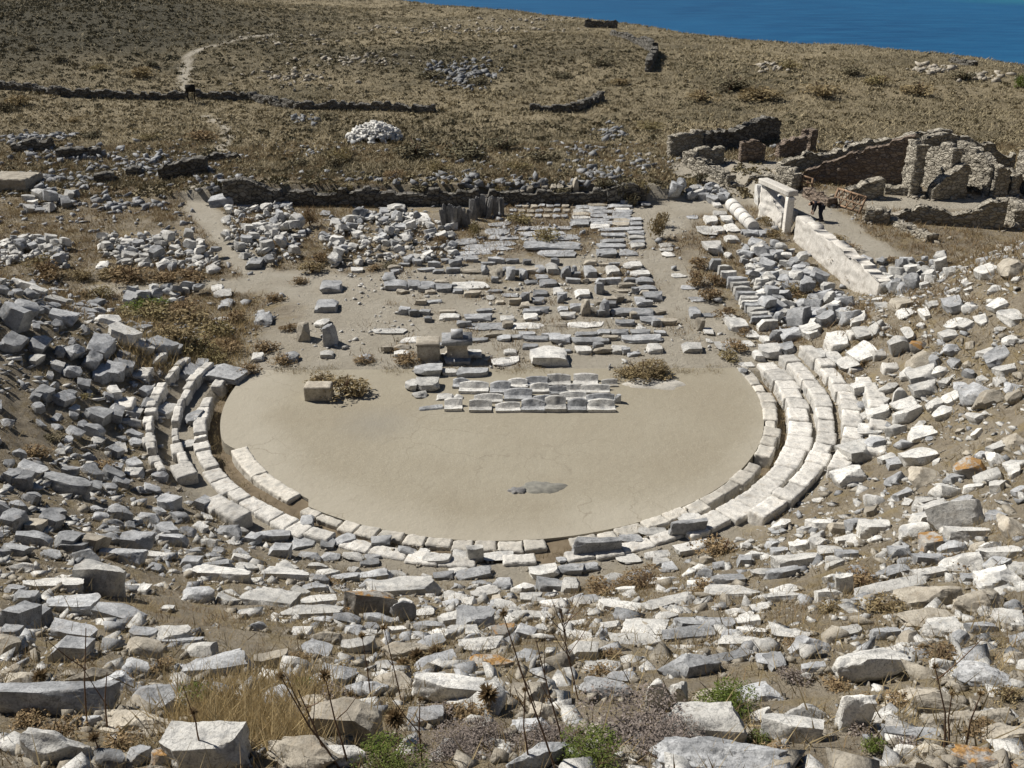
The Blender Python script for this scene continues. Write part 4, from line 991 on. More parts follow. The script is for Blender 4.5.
# ------------------------------------------------------------------ masonry walls
def masonry_wall(name, A, B, hts, mat, label, cat='wall', th=.5, step=.35, zb=None, sink=.35, rel=.075, jag=1.3, seed=None, parent=None, curve=None):
    """a wall of coursed stones between two ground points; hts = heights along it"""
    global _WS
    _WS += 1; rg = np.random.default_rng(_WS * 7 + 3)
    A, B = np.array(A[:2], float), np.array(B[:2], float); L = float(np.linalg.norm(B - A)); e = (B - A) / L; nrm = np.array([e[1], -e[0]])
    du = .11 if L < 14 else .2
    nu = max(4, int(L / du)); u = np.linspace(0, L, nu + 1)
    hb = np.interp(u / L, np.linspace(0, 1, len(hts)), hts)
    nst = int(L / step) + 2; stp = rg.uniform(-1, 1, nst) * .11 * jag
    top = hb + stp[np.minimum((u / step).astype(int), nst - 1)]
    top = np.maximum(top, .08)
    gz = np.array([float(H(*(A + e * q))) for q in u]) if zb is None else np.full(nu + 1, zb)
    dz = .11; nv = max(3, int((top.max() + sink) / dz)); z = np.linspace(-sink, top.max(), nv + 1)
    offs = rg.uniform(0, 1, 200); R1 = rg.uniform(-1, 1, (200, 400))
    def side(sg):
        U, Zv = np.meshgrid(u, z, indexing='ij'); Zc = np.minimum(Zv, top[:, None])
        cz = np.floor((Zv + sink) / .2).astype(int); cu = np.floor(U / step + offs[cz % 200] + 3).astype(int)
        d = th / 2 + rel * R1[cz % 200, cu % 400] + .02 * rg.uniform(-1, 1, U.shape)
        X = A[0] + e[0] * U + sg * nrm[0] * d; Yy = A[1] + e[1] * U + sg * nrm[1] * d
        return np.stack([X, Yy, Zc + gz[:, None] + .015 * rg.uniform(-1, 1, U.shape)], -1)
    F, Bk = side(1), side(-1); n = (nu + 1) * (nv + 1)
    V = np.concatenate([F.reshape(-1, 3), Bk.reshape(-1, 3)])
    i = np.arange(nu)[:, None] * (nv + 1) + np.arange(nv)[None, :]
    q = np.stack([i, i + nv + 1, i + nv + 2, i + 1], -1).reshape(-1, 4)
    t = np.arange(nu) * (nv + 1) + nv; tq = np.stack([t, t + nv + 1, t + nv + 1 + n, t + n], -1)
    j = np.arange(nv); e0 = np.stack([j + n, j, j + 1, j + 1 + n], -1); j2 = j + nu * (nv + 1); e1 = np.stack([j2, j2 + n, j2 + n + 1, j2 + 1], -1)
    c = np.array([(A + B)[0] / 2, (A + B)[1] / 2, float(gz.mean())])
    o = link(name, mk_mesh(name, V - c, np.concatenate([q, q[:, ::-1] + n, tq, e0, e1]), mat), parent); o.location = c
    if parent is None: tag(o, label, cat, kind='thing')
    return o
_WS = 0
def wall_px(name, p0, p1, hpx, mat, label, **kw):
    A, B = ground(*p0), ground(*p1); s = (depth(A) + depth(B)) / 2 / FPX / .965
    return masonry_wall(name, A, B, [h * s for h in hpx], mat, label, **kw)
# retaining wall between the block yard and the raised path
Yw = [61.0, 54.6, 54.0, 43.6]
masonry_wall('retaining_wall', (wall_x(53.8) - .02, 53.8), (wall_x(43.4) - .02, 43.4), [1.35, 1.5, 1.4, 1.45, 1.3, 1.35, 1.2], M['white_wall'], 'long bright whitewashed-looking retaining wall running down towards the sunny slope', th=.62, step=.8, rel=.035, jag=.8, sink=.2, zb=.2)
listed(640, 192, 4, "463 -2 517 62 uw|510 10 565 92 uw|545 45 582 118 uw|600 85 632 122 ug|645 125 705 182 bw", 'K', 'upright_stone')
P = ground(786, 233); zt = P[2] + 2.1
m = MB(); m.box((0, 0, 1.0), (.40, .42, 2.2), .1); o = m.build('pillar', M['white_wall']); o.location = P; weather(o, .025, .04)
tag(o, 'tall square white pillar carrying the end of the long white beam', 'pillar')
B0 = at_z(791, 194, zt + .12); A0 = at_z(765, 182.5, zt + .12); A0 = np.array([A0[0], min(A0[1], B0[1] + 5.2), A0[2]])
m = MB(); dv = B0 - A0; Lb = np.linalg.norm(dv); m.box((0, 0, 0), (Lb + .5, .62, .30), math.atan2(dv[1], dv[0]))
o = m.build('beam', M['white_wall']); o.location = (A0 + B0) / 2; o.location.z = zt + .19; weather(o, .025, .04)
o.name = 'stone_beam'; tag(o, 'long white stone beam laid level on the white pillar', 'beam')

masonry_wall('retaining_wall', (float(A0[0]) + .05, float(A0[1]) + .2), (float(B0[0]) + .1, float(B0[1]) + .9), [2.05, 1.95, 1.5, 1.1, .9], M['white_wall'], 'stepped stretch of pale wall under the long white beam', th=.5, step=.55, rel=.04, jag=.8, sink=.2, zb=.25)
# dark terrace wall across the back
for (p0, p1, h, lb, st) in (((226, 204), (275, 205), [24, 27, 22, 14], 'tall shadowed stub at the end of the terrace wall beside the footpath', .6),
        ((275, 205), (440, 205), [12, 14, 13, 15, 13, 14], 'dark terrace wall behind the heaps of marble', .5),
        ((440, 205), (606, 203), [13, 12, 13, 11, 13], 'dark terrace wall behind the store yard of slabs', .5),
        ((606, 204), (645, 200), [15, 18, 17, 12], 'short dark terrace wall beside the pit of bushes', .5)):
    wall_px('terrace_wall', p0, p1, h, M['drystone'], lb, step=st, th=.55, rel=.1, jag=2.0)
# dry-stone field walls on the hillside
def field_wall(pts, h, label, jag=1.6):
    r = empty('field_wall', ground(*pts[len(pts) // 2])); tag(r, label, 'field wall', kind='thing')
    s = None
    for a, b in zip(pts, pts[1:]):
        A, B = ground(*a), ground(*b); sc = (depth(A) + depth(B)) / 2 / FPX
        o = masonry_wall('wall_section', A, B, [h * sc * random.uniform(.8, 1.15) for _ in range(6)], M['drystone'], None, th=.6, step=.4, rel=.09, jag=jag, parent=r)
        o.location = Vector(o.location) - Vector(r.location)
field_wall([(-5, 88), (30, 91), (62, 96), (115, 98), (188, 99)], 7, 'long dry-stone field wall below the dark hill, up to the dark sign')
field_wall([(197, 98), (250, 99), (300, 109), (350, 110), (435, 112)], 7, 'dry-stone field wall running on from the dark sign to the hollow')
field_wall([(530, 111), (552, 112), (574, 112), (601, 99)], 7, 'short bent dry-stone wall alone on the middle of the hillside')
field_wall([(642, 46), (655, 55), (648, 72)], 10, 'stubby pale wall stub near the top of the slope below the sea')
field_wall([(585, 27), (617, 29)], 7, 'dark low ruin on the crest just under the sea')
field_wall([(612, 36), (645, 48)], 5, 'pale tumbled wall line leading down from the crest ruin')
field_wall([(950, 62), (975, 66)], 4, 'low dark wall on the crest near the edge of the frame')
M['black_paint'] = simple('black_paint', (.02, .018, .016), rnd=0)
# dark notice by the field wall
P = ground(192, 102); s = depth(P) / FPX
r_ = empty('notice_board', P); tag(r_, 'small dark board on posts standing at the field wall', 'board')
m = MB(); m.box((0, 0, 1.2), (.85, .1, .65), .2); m.build('board', M['black_paint'], r_)
for q in (-.3, .3):
    m = MB(); m.box((q, 0, .5), (.09, .08, 1.2), 0); m.build('post', M['black_paint'], r_)

# ------------------------------------------------------------------ ruined houses
W_ = [
 ((778, 171), (945, 163), [9, 16, 17, 25, 26, 33, 33], 'masonry', 'long far house wall rising in steps to the back of the ruins', .6),
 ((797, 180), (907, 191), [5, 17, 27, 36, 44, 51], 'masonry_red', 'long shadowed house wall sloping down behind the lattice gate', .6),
 ((905, 192), (914, 197), [50, 48], 'masonry', 'narrow sunlit pier closing the end of the sloping house wall', .7),
 ((914, 184), (949, 180), [44, 46, 48, 44], 'masonry', 'dark wall with brown foot behind the stepped stub', .6),
 ((923, 185), (950, 196), [34, 42, 46, 44], 'masonry', 'pale sunlit house wall beside the stepped dark stub', .6),
 ((929, 199), (962, 197), [10, 20, 28, 31, 30], 'masonry', 'stepped dark stub of wall in the middle of the houses', .6),
 ((953, 183), (990, 196), [40, 40, 36, 27], 'masonry', 'brightest sunlit sloping wall face of the ruined houses', .6),
 ((952, 168), (1012, 170), [30, 30, 24, 24, 15, 14], 'masonry', 'far dark wall falling away behind the brightest wall face', .6),
 ((990, 197), (1004, 196), [28, 30, 22], 'masonry', 'shadowed end wall with a rope across its opening', .5),
 ((1003, 190), (1014, 197), [22, 20], 'masonry', 'small sunlit stub wall beyond the rope', .6),
 ((1016, 188), (1034, 197), [36, 38], 'masonry', 'pale wall cut off by the edge of the frame among the houses', .6),
 ((866, 219), (1002, 228), [3, 6, 9, 16, 17, 9, 12, 25, 27], 'masonry', 'dark stepped wall of the sunken front room', .6),
 ((1000, 217), (1020, 227), [19, 22, 17], 'masonry', 'sunlit thick stub at the corner of the sunken room', .9),
 ((846, 198), (881, 197), [7, 12, 17, 19], 'masonry', 'low rubble wall behind the leaning lattice gate', .7),
 ((884, 192), (921, 195), [5, 6, 7], 'masonry', 'low stone step between the rubble wall and the sunlit pier', 1.0),
 ((778, 186), (796, 192), [20, 21, 19], 'masonry', 'pale sunlit pier at the low end of the house walls', .7),
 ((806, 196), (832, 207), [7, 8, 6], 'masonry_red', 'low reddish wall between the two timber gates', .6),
 ((864, 222), (889, 224), [14, 16, 15], 'masonry', 'broken corner wall below the leaning lattice gate', .7),
 ((889, 222), (932, 242), [7, 6, 6, 5], 'masonry', 'low wall line running down beside the raised path', .6),
 ((669, 157), (701, 150), [21, 22, 18], 'masonry', 'dark wall with a sunlit end at the corner of the far house', .6),
 ((701, 151), (776, 139), [15, 17, 18, 22, 24, 20], 'drystone', 'dark overgrown back wall of the far house', .7),
 ((689, 165), (722, 163), [15, 16, 14], 'masonry', 'dark inner wall of the far house near its corner', .6),
 ((685, 165), (731, 186), [12, 14, 11, 10, 9], 'masonry', 'pale long side wall of the far house facing the sun', .6),
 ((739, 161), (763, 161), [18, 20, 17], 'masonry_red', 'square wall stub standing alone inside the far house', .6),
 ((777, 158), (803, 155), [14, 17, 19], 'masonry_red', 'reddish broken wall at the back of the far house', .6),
 ((802, 150), (813, 152), [21, 19], 'masonry_red', 'narrow reddish pier behind the broken wall', .6),
 ((726, 186), (780, 180), [3, 3, 3], 'masonry', 'long low threshold of the far house', .5),
 ((12, 152), (55, 149), [6, 10, 9], 'drystone', 'low dark ruined wall uppermost at the edge of the scrub field', .8),
 ((57, 158), (102, 155), [6, 9, 7], 'drystone', 'low grey ruined wall in the scrub field below the uppermost one', .8),
 ((160, 178), (208, 172), [10, 14, 13], 'drystone', 'dark hump of ruined wall beside the footpath bend', 1.0),
 ((127, 175), (142, 174), [8, 8], 'drystone', 'short dark wall stub among the scrub stones', .8),
 ((95, 182), (115, 180), [6, 7], 'drystone', 'tiny dark wall stub in dry scrub', .7),
 ((188, 165), (240, 158), [5, 6, 4], 'drystone', 'thin line of wall stones above the footpath bend', .6),
]
for p0, p1, h, mt, lb, th in W_:
    wall_px('house_wall' if p0[0] > 600 else 'ruined_wall', p0, p1, h, M[mt], lb, th=th)
# flat-topped platform at the frame edge
m = MB(); P = ground(8, 192); m.box((0, 0, .4), (2.9, 2.2, 1.1), -.12); o = m.build('stone_platform', M['tan']); o.location = P + np.array([-.1, 1.2, -.15])
weather(o, .06, .16, 4); tag(o, 'flat-topped stone platform with a dark front at the frame edge', 'platform')
# rope
A_, B_ = ground(990, 194), ground(1001, 196)
m = MB(); m.tube([A_ + np.array([0, -.4, 1.0]), (A_ + B_) / 2 + np.array([0, -.4, .72]), B_ + np.array([0, -.4, .5])], .03, 5)
M['rope'] = simple('rope', (.5, .45, .36)); tag(m.build('rope', M['rope']), 'pale rope slung across the shadowed doorway', 'rope')
# timber gates
def gate(p0, p1, hpx, label, lean, lattice):
    A, B = ground(*p0), ground(*p1); L = float(np.linalg.norm((B - A)[:2])); s = depth(A) / FPX; h = hpx * s
    r = empty('timber_gate', A, math.atan2(B[1] - A[1], B[0] - A[0])); r.rotation_euler.x = lean; tag(r, label, 'gate')
    f = MB()
    for x in (0, L): f.box((x, 0, h / 2), (.11, .09, h + .1))
    for z in (.12, h): f.box((L / 2, .0, z), (L, .08, .10))
    f.build('frame', M['rust'], r)
    b = MB()
    if lattice:
        n = 4
        for k in range(n):
            x0, x1 = L * k / n, L * (k + 1) / n
            b.tube([(x0, -.06, .1), (x1, -.06, h)], .035, 5); b.tube([(x0, .06, h), (x1, .06, .1)], .035, 5)
            b.tube([(x1, -.02, .1), (x1, -.02, h)], .03, 5)
        b.tube([(0, -.08, h / 2), (L, -.08, h / 2)], .035, 5)
    else:
        for z in (h * .36, h * .68): b.box((L / 2, -.07, z), (L, .05, .12))
        for x in (L * .33, L * .66): b.box((x, .07, h / 2), (.07, .05, h))
    b.build('slat', M['rust'], r)
gate((795, 189), (811, 194), 15, 'upright brown railed gate beside the pale pier', 0, False)
gate((832, 205), (859, 214), 17, 'leaning brown lattice gate of crossed bars', -.35, True)
import bmesh
# ------------------------------------------------------------------ vegetation
def foliage(seed, n, lobes, leaf, flat=.8, droop=0):
    rg = np.random.default_rng(seed)
    C = np.stack([rg.uniform(-.32, .32, lobes), rg.uniform(-.3, .3, lobes), rg.uniform(.22, .55, lobes)], -1); C[0] = (0, 0, .45)
    Rd = rg.uniform(.2, .36, lobes)
    k = rg.integers(0, lobes, n); d = rg.normal(size=(n, 3)); d /= np.linalg.norm(d, axis=1, keepdims=True)
    P = C[k] + d * (Rd[k] * rg.uniform(.5, 1.08, n) ** .6)[:, None]; P[:, 2] = np.abs(P[:, 2]) * flat
    a = rg.normal(size=(n, 3)); a /= np.linalg.norm(a, axis=1, keepdims=True)
    b = np.cross(a, rg.normal(size=(n, 3))); b /= np.linalg.norm(b, axis=1, keepdims=True)
    s = leaf * rg.uniform(.5, 1.6, n)[:, None]
    V = np.stack([P - a * s, P + b * s * .45, P + a * s, P - b * s * .45], 1).reshape(-1, 3)
    return V, np.arange(n * 4).reshape(-1, 4)
def twigs(seed, n, mat, h=.9, r=.012, fork=True):
    rg = random.Random(seed); m = MB()
    for _ in range(n):
        a = rg.uniform(0, 6.28); t = rg.uniform(.1, .5); L = h * rg.uniform(.6, 1)
        p1 = (math.cos(a) * t * L * .5, math.sin(a) * t * L * .5, L * .5); p2 = (math.cos(a + .3) * t * L, math.sin(a + .3) * t * L, L)
        m.tube([(0, 0, -.1), p1, p2], [r, r * .7, r * .3], 4)
    return m.mesh('stem', mat)
SHRUB = {}
def shrub_parts(kind, big):
    key = (kind, big, random.randrange(3))
    if key not in SHRUB:
        mat, n, leaf, fl = {'green': ('leaf_green', 1, 1, 1), 'olive': ('leaf_olive', .9, 1.1, 1), 'tan': ('leaf_tan', .8, 1.3, .9), 'brown': ('leaf_brown', .8, 1.2, .8), 'heath': ('heath', 1, 1, .9), 'dark': ('dark_scrub', .9, 1.2, .9)}[kind]
        V, Q = foliage(len(SHRUB) * 3 + 1, int(((5200 if kind == 'heath' else 3600) if big else 800) * n), 9, ((.018 if kind == 'heath' else .02) if big else .042) * leaf, fl)
        SHRUB[key] = (mk_mesh('foliage', V, Q, M[mat]), twigs(len(SHRUB), 26 if big else 9, M['twig' if kind != 'heath' else 'heath'], .85, .010 if big else .02))
    return SHRUB[key]
VEG = []
def shrub(px, py, w, h, kind, label=None, group=None):
    P = ground(px, py); s = depth(P) / FPX; W = w * s
    Hh = max((h * s - W * .35 * math.sin(math.atan2(CAM_H - P[2], P[1]))) / .85, W * .4)
    big = w > 45; f, t = shrub_parts(kind, big)
    if w < 16:
        r = link('shrub', f)
    else:
        r = empty('shrub'); link('foliage', f, r); link('stem', t, r)
    r.location = P; r.scale = (W * 1.1, W * 1.0, Hh * 1.15); r.rotation_euler = (0, 0, random.uniform(0, 6.28))
    VEG.append(dict(o=r, P=P, px=px, py=py - h / 2, w=w, h=h, kind='v', tone=kind, zone='V', label=label, group=group))
SH = """
722 712 66 40 green|598 762 66 38 green|395 764 66 26 green|757 744 22 22 green|874 752 26 22 green|190 704 42 22 green|300 692 26 14 green|640 748 104 52 heath|668 756 70 40 heath|545 745 60 34 heath|860 735 36 22 heath
330 710 44 30 heath|480 742 60 38 heath|455 757 56 30 heath
318 384 26 15 tan|346 393 40 24 tan|365 362 20 9 brown|408 362 26 9 brown|640 377 46 13 tan|625 376 22 9 tan|660 376 26 12 tan|395 352 10 6 brown|355 395 16 9 tan
150 320 44 15 olive|185 324 44 17 tan|215 333 42 17 olive|170 338 44 16 tan|200 350 42 18 olive|230 350 34 17 brown|150 312 40 14 green|125 320 32 14 olive|215 362 30 18 olive|235 322 26 16 brown|185 312 34 14 brown|100 297 24 14 olive|85 296 20 10 brown|250 372 22 14 brown|265 350 28 14 brown|285 362 26 12 brown
48 279 34 22 brown|40 268 26 16 olive|80 278 26 14 tan|130 280 40 12 brown|115 276 30 12 tan|165 281 30 10 brown|190 281 34 12 brown|250 226 18 12 brown|280 246 20 9 brown|312 272 26 14 tan|320 262 20 14 brown|310 226 16 20 brown|375 270 16 8 brown|390 267 18 8 dark|300 283 18 9 brown|275 300 22 10 brown|290 330 18 10 brown
545 240 30 10 olive|520 222 26 10 olive|475 236 14 16 olive|440 243 12 10 brown|655 238 14 26 tan|662 226 12 18 tan|700 268 20 14 brown|695 285 22 18 brown|710 300 24 16 brown|715 285 18 14 brown|725 318 22 14 brown|735 350 24 14 brown|728 360 22 12 olive|745 335 16 10 brown
790 292 20 14 tan|810 305 22 14 tan|830 318 24 14 tan|800 298 16 12 brown|775 240 14 14 tan|765 225 12 12 tan|842 264 24 12 tan|858 282 18 12 tan|848 250 22 8 brown|838 240 18 6 tan|890 262 18 8 brown
622 197 22 24 dark|630 205 16 14 dark|640 195 16 16 olive|605 188 20 12 dark|700 182 16 12 dark|690 186 14 9 olive|715 176 12 8 brown|240 199 24 18 dark|262 198 22 16 dark|255 190 18 10 dark
335 166 20 13 dark|345 162 16 10 olive|300 165 16 8 dark|440 172 20 12 olive|415 155 40 14 dark|470 158 44 16 dark|500 150 34 14 dark|540 160 30 10 dark|520 170 24 10 olive|395 178 20 10 brown|460 195 24 10 dark|500 193 20 9 olive|420 192 24 9 dark|560 192 22 9 dark|380 195 20 9 brown|330 195 20 9 dark|345 190 16 8 olive
60 60 18 6 dark|30 50 14 6 dark|100 70 16 6 olive|150 66 16 6 dark|140 76 30 9 tan|20 105 24 12 tan|5 112 18 12 dark|75 122 16 7 tan|95 137 20 8 dark|150 140 18 7 olive|200 140 34 10 brown|330 120 20 8 dark|340 158 22 12 olive|430 78 26 8 dark|480 84 24 8 dark|650 130 26 8 olive|700 100 30 8 tan|730 90 34 9 dark|760 100 40 8 tan|820 95 36 7 tan|880 85 30 7 olive|920 95 36 8 tan|960 80 26 7 dark|850 75 26 5 dark|1019 88 14 14 green|790 70 24 5 olive|560 78 22 6 dark|600 65 22 6 dark|620 85 20 6 tan
60 738 44 22 brown|28 722 36 22 brown|215 752 44 20 brown|120 748 44 24 brown|112 682 30 18 brown|160 668 26 14 brown|340 672 24 12 tan|430 662 34 14 tan|405 676 26 12 tan|470 716 40 22 brown|440 722 36 18 heath|600 676 30 14 brown|610 655 22 10 brown|835 690 34 16 brown|795 680 30 14 heath|860 705 30 16 brown|905 705 36 14 brown|940 660 40 12 brown|1005 700 26 22 tan|800 648 30 12 brown|980 735 36 14 brown|905 745 30 16 heath|780 760 40 20 brown|700 745 30 16 heath|530 700 30 14 brown|300 660 24 8 brown|100 470 30 10 brown|35 455 32 12 brown|50 440 22 8 dark|85 399 16 8 olive|330 584 20 8 brown|720 553 44 14 brown|640 590 56 12 brown|600 596 40 10 brown|860 585 40 8 brown|880 610 40 10 tan|960 565 30 8 brown|700 590 26 8 brown|830 610 26 9 tan"""
for e in SH.replace('\n', '|').split('|'):
    if e.strip():
        a = e.split(); shrub(*map(float, a[:4]), a[4])

# tufts of grass blades, one mesh per stretch of ground
def blades(P, n, hgt, wid, spread, seed, lean=.5):
    rg = np.random.default_rng(seed); N = len(P) * n
    B = np.repeat(P, n, 0); hh = np.repeat(hgt, n) * rg.uniform(.5, 1.15, N)
    B = B + np.stack([rg.normal(0, 1, N), rg.normal(0, 1, N), np.zeros(N)], -1) * spread * hh[:, None]
    a = rg.uniform(0, 2 * np.pi, N); wv = np.stack([np.cos(a), np.sin(a), np.zeros(N)], -1) * (wid * hh)[:, None]
    tip = B + np.stack([rg.normal(0, lean, N), rg.normal(0, lean, N), np.ones(N)], -1) * hh[:, None]
    B[:, 2] -= .04
    return np.stack([B - wv, B + wv, tip], 1).reshape(-1, 3), np.arange(N * 3).reshape(-1, 3)
def ztuft(xy): return np.column_stack([xy, H(xy[:, 0], xy[:, 1])])
rg = np.random.default_rng(55)
# foreground straw patch
base = np.array([ground(x, y)[:2] for x, y in zip(rg.uniform(178, 335, 420), rg.uniform(688, 752, 420))])
V, F = blades(ztuft(base), 18, rg.uniform(.16, .38, 420), .018, .45, 1, .45)
tag(link('dry_grass', mk_mesh('dry_grass', V, F, M['straw'])), 'patch of tall straw-coloured grass among the near blocks', 'grass', kind='stuff')
# sparse grass on the bowl
n = 52000; r_ = rg.uniform(12.2, 35.5, n); th = rg.uniform(-118, 118, n)
xy = np.stack([CX + r_ * np.sin(np.radians(th)), CY - r_ * np.cos(np.radians(th))], -1)
k = (fbm(xy[:, 0] * .55, xy[:, 1] * .55, 7.7, 3) > -.06) & (xy[:, 1] > 2.5); xy = xy[k]
V, F = blades(ztuft(xy), 6, rg.uniform(.05, .17, len(xy)), .05, .7, 2, .8)
tag(link('dry_grass', mk_mesh('dry_grass', V, F, M['leaf_tan'])), 'sparse dry grass and stubble over the slopes of the bowl', 'grass', kind='stuff')
# flat ground between the heaps
n = 48000; xy = np.stack([rg.uniform(-42, 42, n), rg.uniform(34, 74, n)], -1)
rad = np.hypot(xy[:, 0] - CX, xy[:, 1] - CY)
k = (sand_mask(xy[:, 0], xy[:, 1]) < .35) & (rad > 12.5) & (fbm(xy[:, 0] * .3, xy[:, 1] * .3, 3.9, 3) > -.2); xy = xy[k]
V, F = blades(ztuft(xy), 7, rg.uniform(.08, .32, len(xy)), .08, .7, 3, .7)
tag(link('dry_grass', mk_mesh('dry_grass', V, F, M['leaf_brown'])), 'brown dry weeds between the heaps and the ruins', 'grass', kind='stuff')
# dead straw over the open fields on both sides
n = 30000; xy = np.stack([rg.uniform(-42, -8, n), rg.uniform(37, 63, n)], -1); xy = np.concatenate([xy, np.stack([rg.uniform(10, 36, 16000), rg.uniform(24, 56, 16000)], -1)])
xy = xy[(sand_mask(xy[:, 0], xy[:, 1]) < .35) & (fbm(xy[:, 0] * .35, xy[:, 1] * .35, 5.2, 3) > -.12) & (np.hypot(xy[:, 0] - CX, xy[:, 1] - CY) > 15)]
V, F = blades(ztuft(xy), 6, rg.uniform(.05, .2, len(xy)), .10, .9, 43, .9)
tag(link('dry_grass', mk_mesh('dry_grass', V, F, M['leaf_tan'])), 'dead straw over the open fields beside the theatre', 'grass', kind='stuff')
# weeds along the back edge of the orchestra floor and in the gutter
n = 900; xy = np.stack([rg.uniform(-9.5, 8.5, n), 36.75 + rg.normal(0, .22, n)], -1); xy = xy[fbm(xy[:, 0] * .9, xy[:, 1] * .9, 1.4, 3) > 0]
th_ = np.radians(rg.uniform(-108, 104, 500)); r2 = rg.uniform(10.42, 10.7, 500); xg = np.stack([CX + r2 * np.sin(th_), CY - r2 * np.cos(th_)], -1)
P_ = np.concatenate([ztuft(xy), np.column_stack([xg, np.full(len(xg), -.1)])])
V, F = blades(P_, 8, rg.uniform(.05, .16, len(P_)), .06, .9, 15, .8)
tag(link('dry_grass', mk_mesh('dry_grass', V, F, M['leaf_tan'])), 'thin dry weeds along the edges of the orchestra floor', 'grass', kind='stuff')
# weeds among the stage blocks
n = 2600; xy = np.stack([rg.uniform(-7, 8, n), rg.uniform(37, 57, n)], -1); xy = xy[fbm(xy[:, 0] * .7, xy[:, 1] * .7, 9.4, 3) > .12]
V, F = blades(ztuft(xy), 9, rg.uniform(.08, .3, len(xy)), .06, .8, 13, .7)
tag(link('dry_grass', mk_mesh('dry_grass', V, F, M['leaf_brown'])), 'brown weeds among the stage blocks', 'grass', kind='stuff')
# brown leaf litter and low dead weeds between the near stones
n = 16000; xy = np.stack([rg.uniform(-12, 12, n), rg.uniform(3.2, 20, n)], -1); xy = xy[fbm(xy[:, 0] * .7 + 9, xy[:, 1] * .7, 6.4, 3) > .02]
V, F = blades(ztuft(xy), 6, rg.uniform(.03, .12, len(xy)), .07, 1.1, 17, 1.0)
tag(link('dry_grass', mk_mesh('dry_grass', V, F, M['leaf_brown'])), 'brown litter of dead weeds between the near stones', 'grass', kind='stuff')
# litter of stalks on the near slope
n = 20000; xy = np.stack([rg.uniform(-12, 12, n), rg.uniform(3.2, 19, n)], -1); xy = xy[fbm(xy[:, 0] * .8, xy[:, 1] * .8, 2.4, 3) > -.05]
V, F = blades(ztuft(xy), 6, rg.uniform(.03, .13, len(xy)), .025, 1.2, 14, .9)
tag(link('dry_grass', mk_mesh('dry_grass', V, F, M['straw'])), 'litter of broken straw on the near slope', 'grass', kind='stuff')
# hillside: straw grass and cushions of scrub
def hill_pts(n, seed, lo=64):
    q = np.random.default_rng(seed)
    y = lo + (235 - lo) * q.random(n) ** 1.6; x = q.uniform(-.62, .62, n) * y * 1.02
    xy = np.stack([x, y], -1)
    return xy[(.77 * x + .64 * y) < 124]
xy = hill_pts(105000, 4); k = (fbm(xy[:, 0] * .09, xy[:, 1] * .09, 8.2, 3) > -.5) & (sand_mask(xy[:, 0], xy[:, 1]) < .4); xy = xy[k]
dkh = np.exp(-(((xy[:, 0] + 66) / 36) ** 2 + ((xy[:, 1] - 135) / 30) ** 2)) * 1.6
q_ = rg.random(len(xy)); xy = xy[q_ > dkh * .35]
V, F = blades(ztuft(xy), 5, rg.uniform(.08, .22, len(xy)) * (1 + xy[:, 1] / 300), .22, 1.0, 5, .9)
tag(link('dry_grass', mk_mesh('dry_grass', V, F, M['straw_far'])), 'straw-coloured grass over the far hillside', 'grass', kind='stuff')
def cushions(xy, size, mat, name, label, seed, per=18):
    q = np.random.default_rng(seed); N = len(xy); P = ztuft(xy)
    d = q.normal(size=(N, per, 3)); d /= np.linalg.norm(d, axis=2, keepdims=True); d[..., 2] = np.abs(d[..., 2]) * .75
    s = size[:, None, None]; C = P[:, None, :] + d * s * q.uniform(.7, 1.05, (N, per, 1)); C[..., 2] -= .06
    a = q.normal(size=(N, per, 3)); a /= np.linalg.norm(a, axis=2, keepdims=True); b = np.cross(a, q.normal(size=(N, per, 3))); b /= np.linalg.norm(b, axis=2, keepdims=True)
    l = s * .38
    V = np.stack([C - a * l, C + b * l * .7, C + a * l, C - b * l * .7], 2).reshape(-1, 3)
    tag(link(name, mk_mesh(name, V, np.arange(len(V)).reshape(-1, 4), mat)), label, 'scrub', kind='stuff')
xy = hill_pts(30000, 6, 62); k = fbm(xy[:, 0] * .07, xy[:, 1] * .07, 1.2, 3) + .35 * fbm(xy[:, 0] * .3, xy[:, 1] * .3, 4.2, 2) > -.06; xy = xy[k]
cushions(xy, .09 + .27 * rg.random(len(xy)) ** 2, M['scrub'], 'scrub', 'low olive cushions of scrub over the far hillside', 7)
q_ = np.random.default_rng(8); xd = np.stack([q_.normal(-62, 28, 16000), q_.normal(135, 28, 16000)], -1); xd = xd[(xd[:, 1] > 86) & (sand_mask(xd[:, 0], xd[:, 1]) < .5)]
xe = np.stack([q_.normal(-8, 14, 1500), q_.normal(116, 8, 1500)], -1)
xf = np.concatenate([np.stack([q_.normal(-3, 13, 1300), q_.normal(78, 5, 1300)], -1), np.stack([q_.normal(18, 16, 700), q_.normal(112, 9, 700)], -1)])
xd = np.concatenate([xd, xe, xf])
cushions(xd, .10 + .3 * q_.random(len(xd)) ** 2, M['dark_scrub'], 'scrub', 'dark scrub covering the far hill and its hollows', 9)

